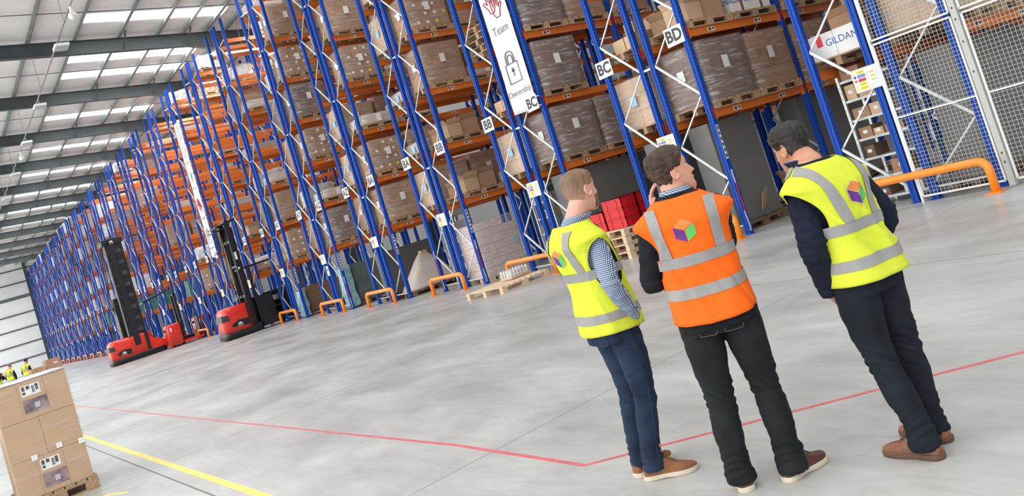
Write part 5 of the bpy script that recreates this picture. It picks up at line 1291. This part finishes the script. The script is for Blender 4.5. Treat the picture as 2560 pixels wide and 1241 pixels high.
# man 2: brown hair, orange vest, black jacket and jeans, hand at his chin
p2 = dict(skin='skin', trousers='denim_black', top='wool_black', top_name='jacket', top_hem=.785, top_grow=.012, shoe=('leather_brown', 'sole_cream', 'lace_dark', 0), head_yaw=-1.30, head_pitch=.14, tab=True, stitch='stitch',
 lean=lambda z: (-.02*max(0, z-.8), .02*max(0, z-.8)),
 joints=dict(head=(.0, .045, 1.545), neck=(-.012, .0, 1.415), shL=(-.165, -.02, 1.33), elL=(-.25, .03, 1.055), wrL=(-.14, .11, 1.375), shR=(.15, .0, 1.33), elR=(.14, .20, 1.12), wrR=(-.08, .22, 1.08), hipL=(-.095, 0, .84), hipR=(.095, 0, .84), knL=(-.11, .02, .45), knR=(.115, .02, .45), anL=(-.13, -.01, .08), anR=(.13, -.03, .08)),
 hands=dict(L=((.12, -.12, 1), (1, -.1, 0), -1, .35, .012, .3), R=((-1, -.1, .1), (0, -1, 0), 1, .4)), feet=dict(L=.24, R=-.82), legs=(.102, .094, .072, .072, .066, .070), sleeve=(.075, .066, .060, .054, .044),
 hair=[('hair_brown', m_short, lambda z, t: .010+.013*max(0, min(1, (z-.0)/.09)), .011, 48, 4)],
 collars=[('gingham', .067, .07, .02, .047, 'shirt_collar', 0, .004), ('wool_black', .078, .07, -.025, .065, 'jacket_collar', 0, .008)], hem=.045,
 vest=dict(z=(.845, 1.43), tab=VT(.208, .855, sh=.235, bb=.01), mat='hivis_orange', bands=[.965, 1.11], brace=(.13, .14), seed=9, lift=.006, armw=(.22, .62), emblem=(-.01, 1.275, .058), emblem_edge='hivis_orange',
   hemf=lambda u: -.02*cos(u-pi), folds=[(pi-.1, 1.02, .010, 1.1, .1, .006), (pi+.5, 1.03, .012, 1.2, .1, -.008), (pi+.7, 1.22, .016, -.9, .16, .011), (pi-.5, 1.02, .014, .8, .14, .010), (pi-.9, .93, .014, 1.0, .12, -.010), (pi+.2, .92, .014, 1.3, .1, .008), (pi-.2, 1.17, .014, .6, .12, .007)]))
# man 3: dark greying hair, yellow vest, navy jumper, leaning forward with hands in pockets
def lean3(z): k = max(0, z-.8); return (-.035-.03*k, .10*k+.12*k*k)
p3 = dict(skin='skin_tan', trousers='denim_dark', top='navy_knit', top_name='jumper', top_hem=.82, top_grow=.004, shoe=('leather_tan', 'sole_brown', 'lace_brown', 0), head_yaw=.12, head_pitch=-.16, stitch='denim_blue',
 lean=lean3, torso=[(q[0]-(.035 if q[0] > 1.15 else 0),)+q[1:] for q in TORSO], ztop=1.405,
 joints=dict(head=(.015, .235, 1.485), neck=(-.015, .125, 1.395), shL=(-.175, .08, 1.28), elL=(-.27, .02, 1.03), wrL=(-.195, .085, .80), shR=(.155, .08, 1.28), elR=(.215, .0, 1.05), wrR=(.15, .13, .84), hipL=(-.12, .0, .83), hipR=(.062, .0, .83), knL=(-.12, -.01, .45), knR=(.07, .0, .45), anL=(-.14, -.10, .08), anR=(.04, -.02, .08)),
 hands=dict(L=((.75, .05, -1), (1, 0, 0), -1, .35), R=((-.5, .0, -1), (-1, 0, 0), 1, .35)), feet=dict(L=.12, R=-.10), legs=(.102, .093, .07, .068, .062, .066), sleeve=(.078, .070, .064, .058, .046),
 hair=[('hair_dark', lambda z, t: m_short(z+(.036 if t > 1.9 else .012), t), lambda z, t: .007+.009*max(0, min(1, (z-.02)/.08)), .008, 52, 6)],
 collars=[('white_shirt', .074, .07, .03, .052, 'shirt_collar', 0, .002), ('navy_knit', .081, .07, -.01, .080, 'jumper_collar', 0, .006), ('lanyard_blue', .0785, .07, .066, .016, 'lanyard', 0, .002)], hem=.055,
 vest=dict(z=(.82, 1.392), tab=[(z-(.02 if z < 1.2 else .04), a, b_, c-.0, d, e_) for z, a, b_, c, d, e_ in VT(.20, .84, sh=.24, bb=.012)], mat='hivis_yellow', bands=[.885, 1.05], brace=(.085, .145), seed=15, lift=.014, arm=(1.02, 1.30), emblem=(.01, 1.215, .060), emblem_edge='logo_pale',
   folds=[(pi-.1, 1.24, .012, 1.9, .1, .008), (pi+.35, 1.2, .01, 1.2, .1, .007), (pi-.5, .98, .012, .5, .1, .007), (pi-.2, 1.05, .014, 1.3, .12, .009), (pi+.6, 1.1, .016, .9, .14, .010), (pi+.1, .95, .014, 1.0, .12, -.009), (pi-.8, 1.1, .016, -1.0, .12, .008)]))
make_person('person', (-3.76, 2.99), 80*DEG, 'person with fair cropped hair in yellow vest over checked shirt and blue jeans', p1)
make_person('person', (-3.03, 3.05), 134*DEG, 'person in orange high visibility vest and black jeans holding a hand to the chin', p2)
make_person('person', (-2.50, 3.56), 172*DEG, 'person leaning forward in yellow vest, navy jumper and dark jeans, tan shoes', p3)

# three distant people by the far pallets
import copy
def far_person(base, phi, label, top, hair, arms, scale=1.0):
    p = dict(p1); p['fine'] = False; p['top'] = top; p['trousers'] = 'denim_black'; p['hair'] = [(hair, m_short, .008)]; p['scale'] = scale; p['collars'] = []; p['shoe'] = ('leather_brown', 'sole_brown', 'lace_dark', 0)
    J2 = dict(p1['joints']); J2.update(arms); p['joints'] = J2; p['vest'] = dict(p1['vest']); p['vest']['emblem'] = None; p['head_yaw'] = 0
    make_person('person', base, phi, label, p)
far_person((-46.3, 2.15), 60*DEG, 'distant person in yellow vest and black top, leftmost of the three, face in hands', 'wool_black', 'hair_brown', dict(elL=(-.2, .16, 1.12), wrL=(-.06, .22, 1.4), elR=(.2, .16, 1.12), wrR=(.06, .22, 1.4)), .98)
far_person((-47.6, 2.75), 150*DEG, 'distant fair-haired person in yellow vest, middle of the three at the far side', 'wool_black', 'hair_fair', {}, 1.0)
far_person((-46.9, 3.38), 140*DEG, 'distant dark-haired person in yellow vest standing nearest the far brown cartons', 'wool_black', 'hair_dark', {}, 1.0)
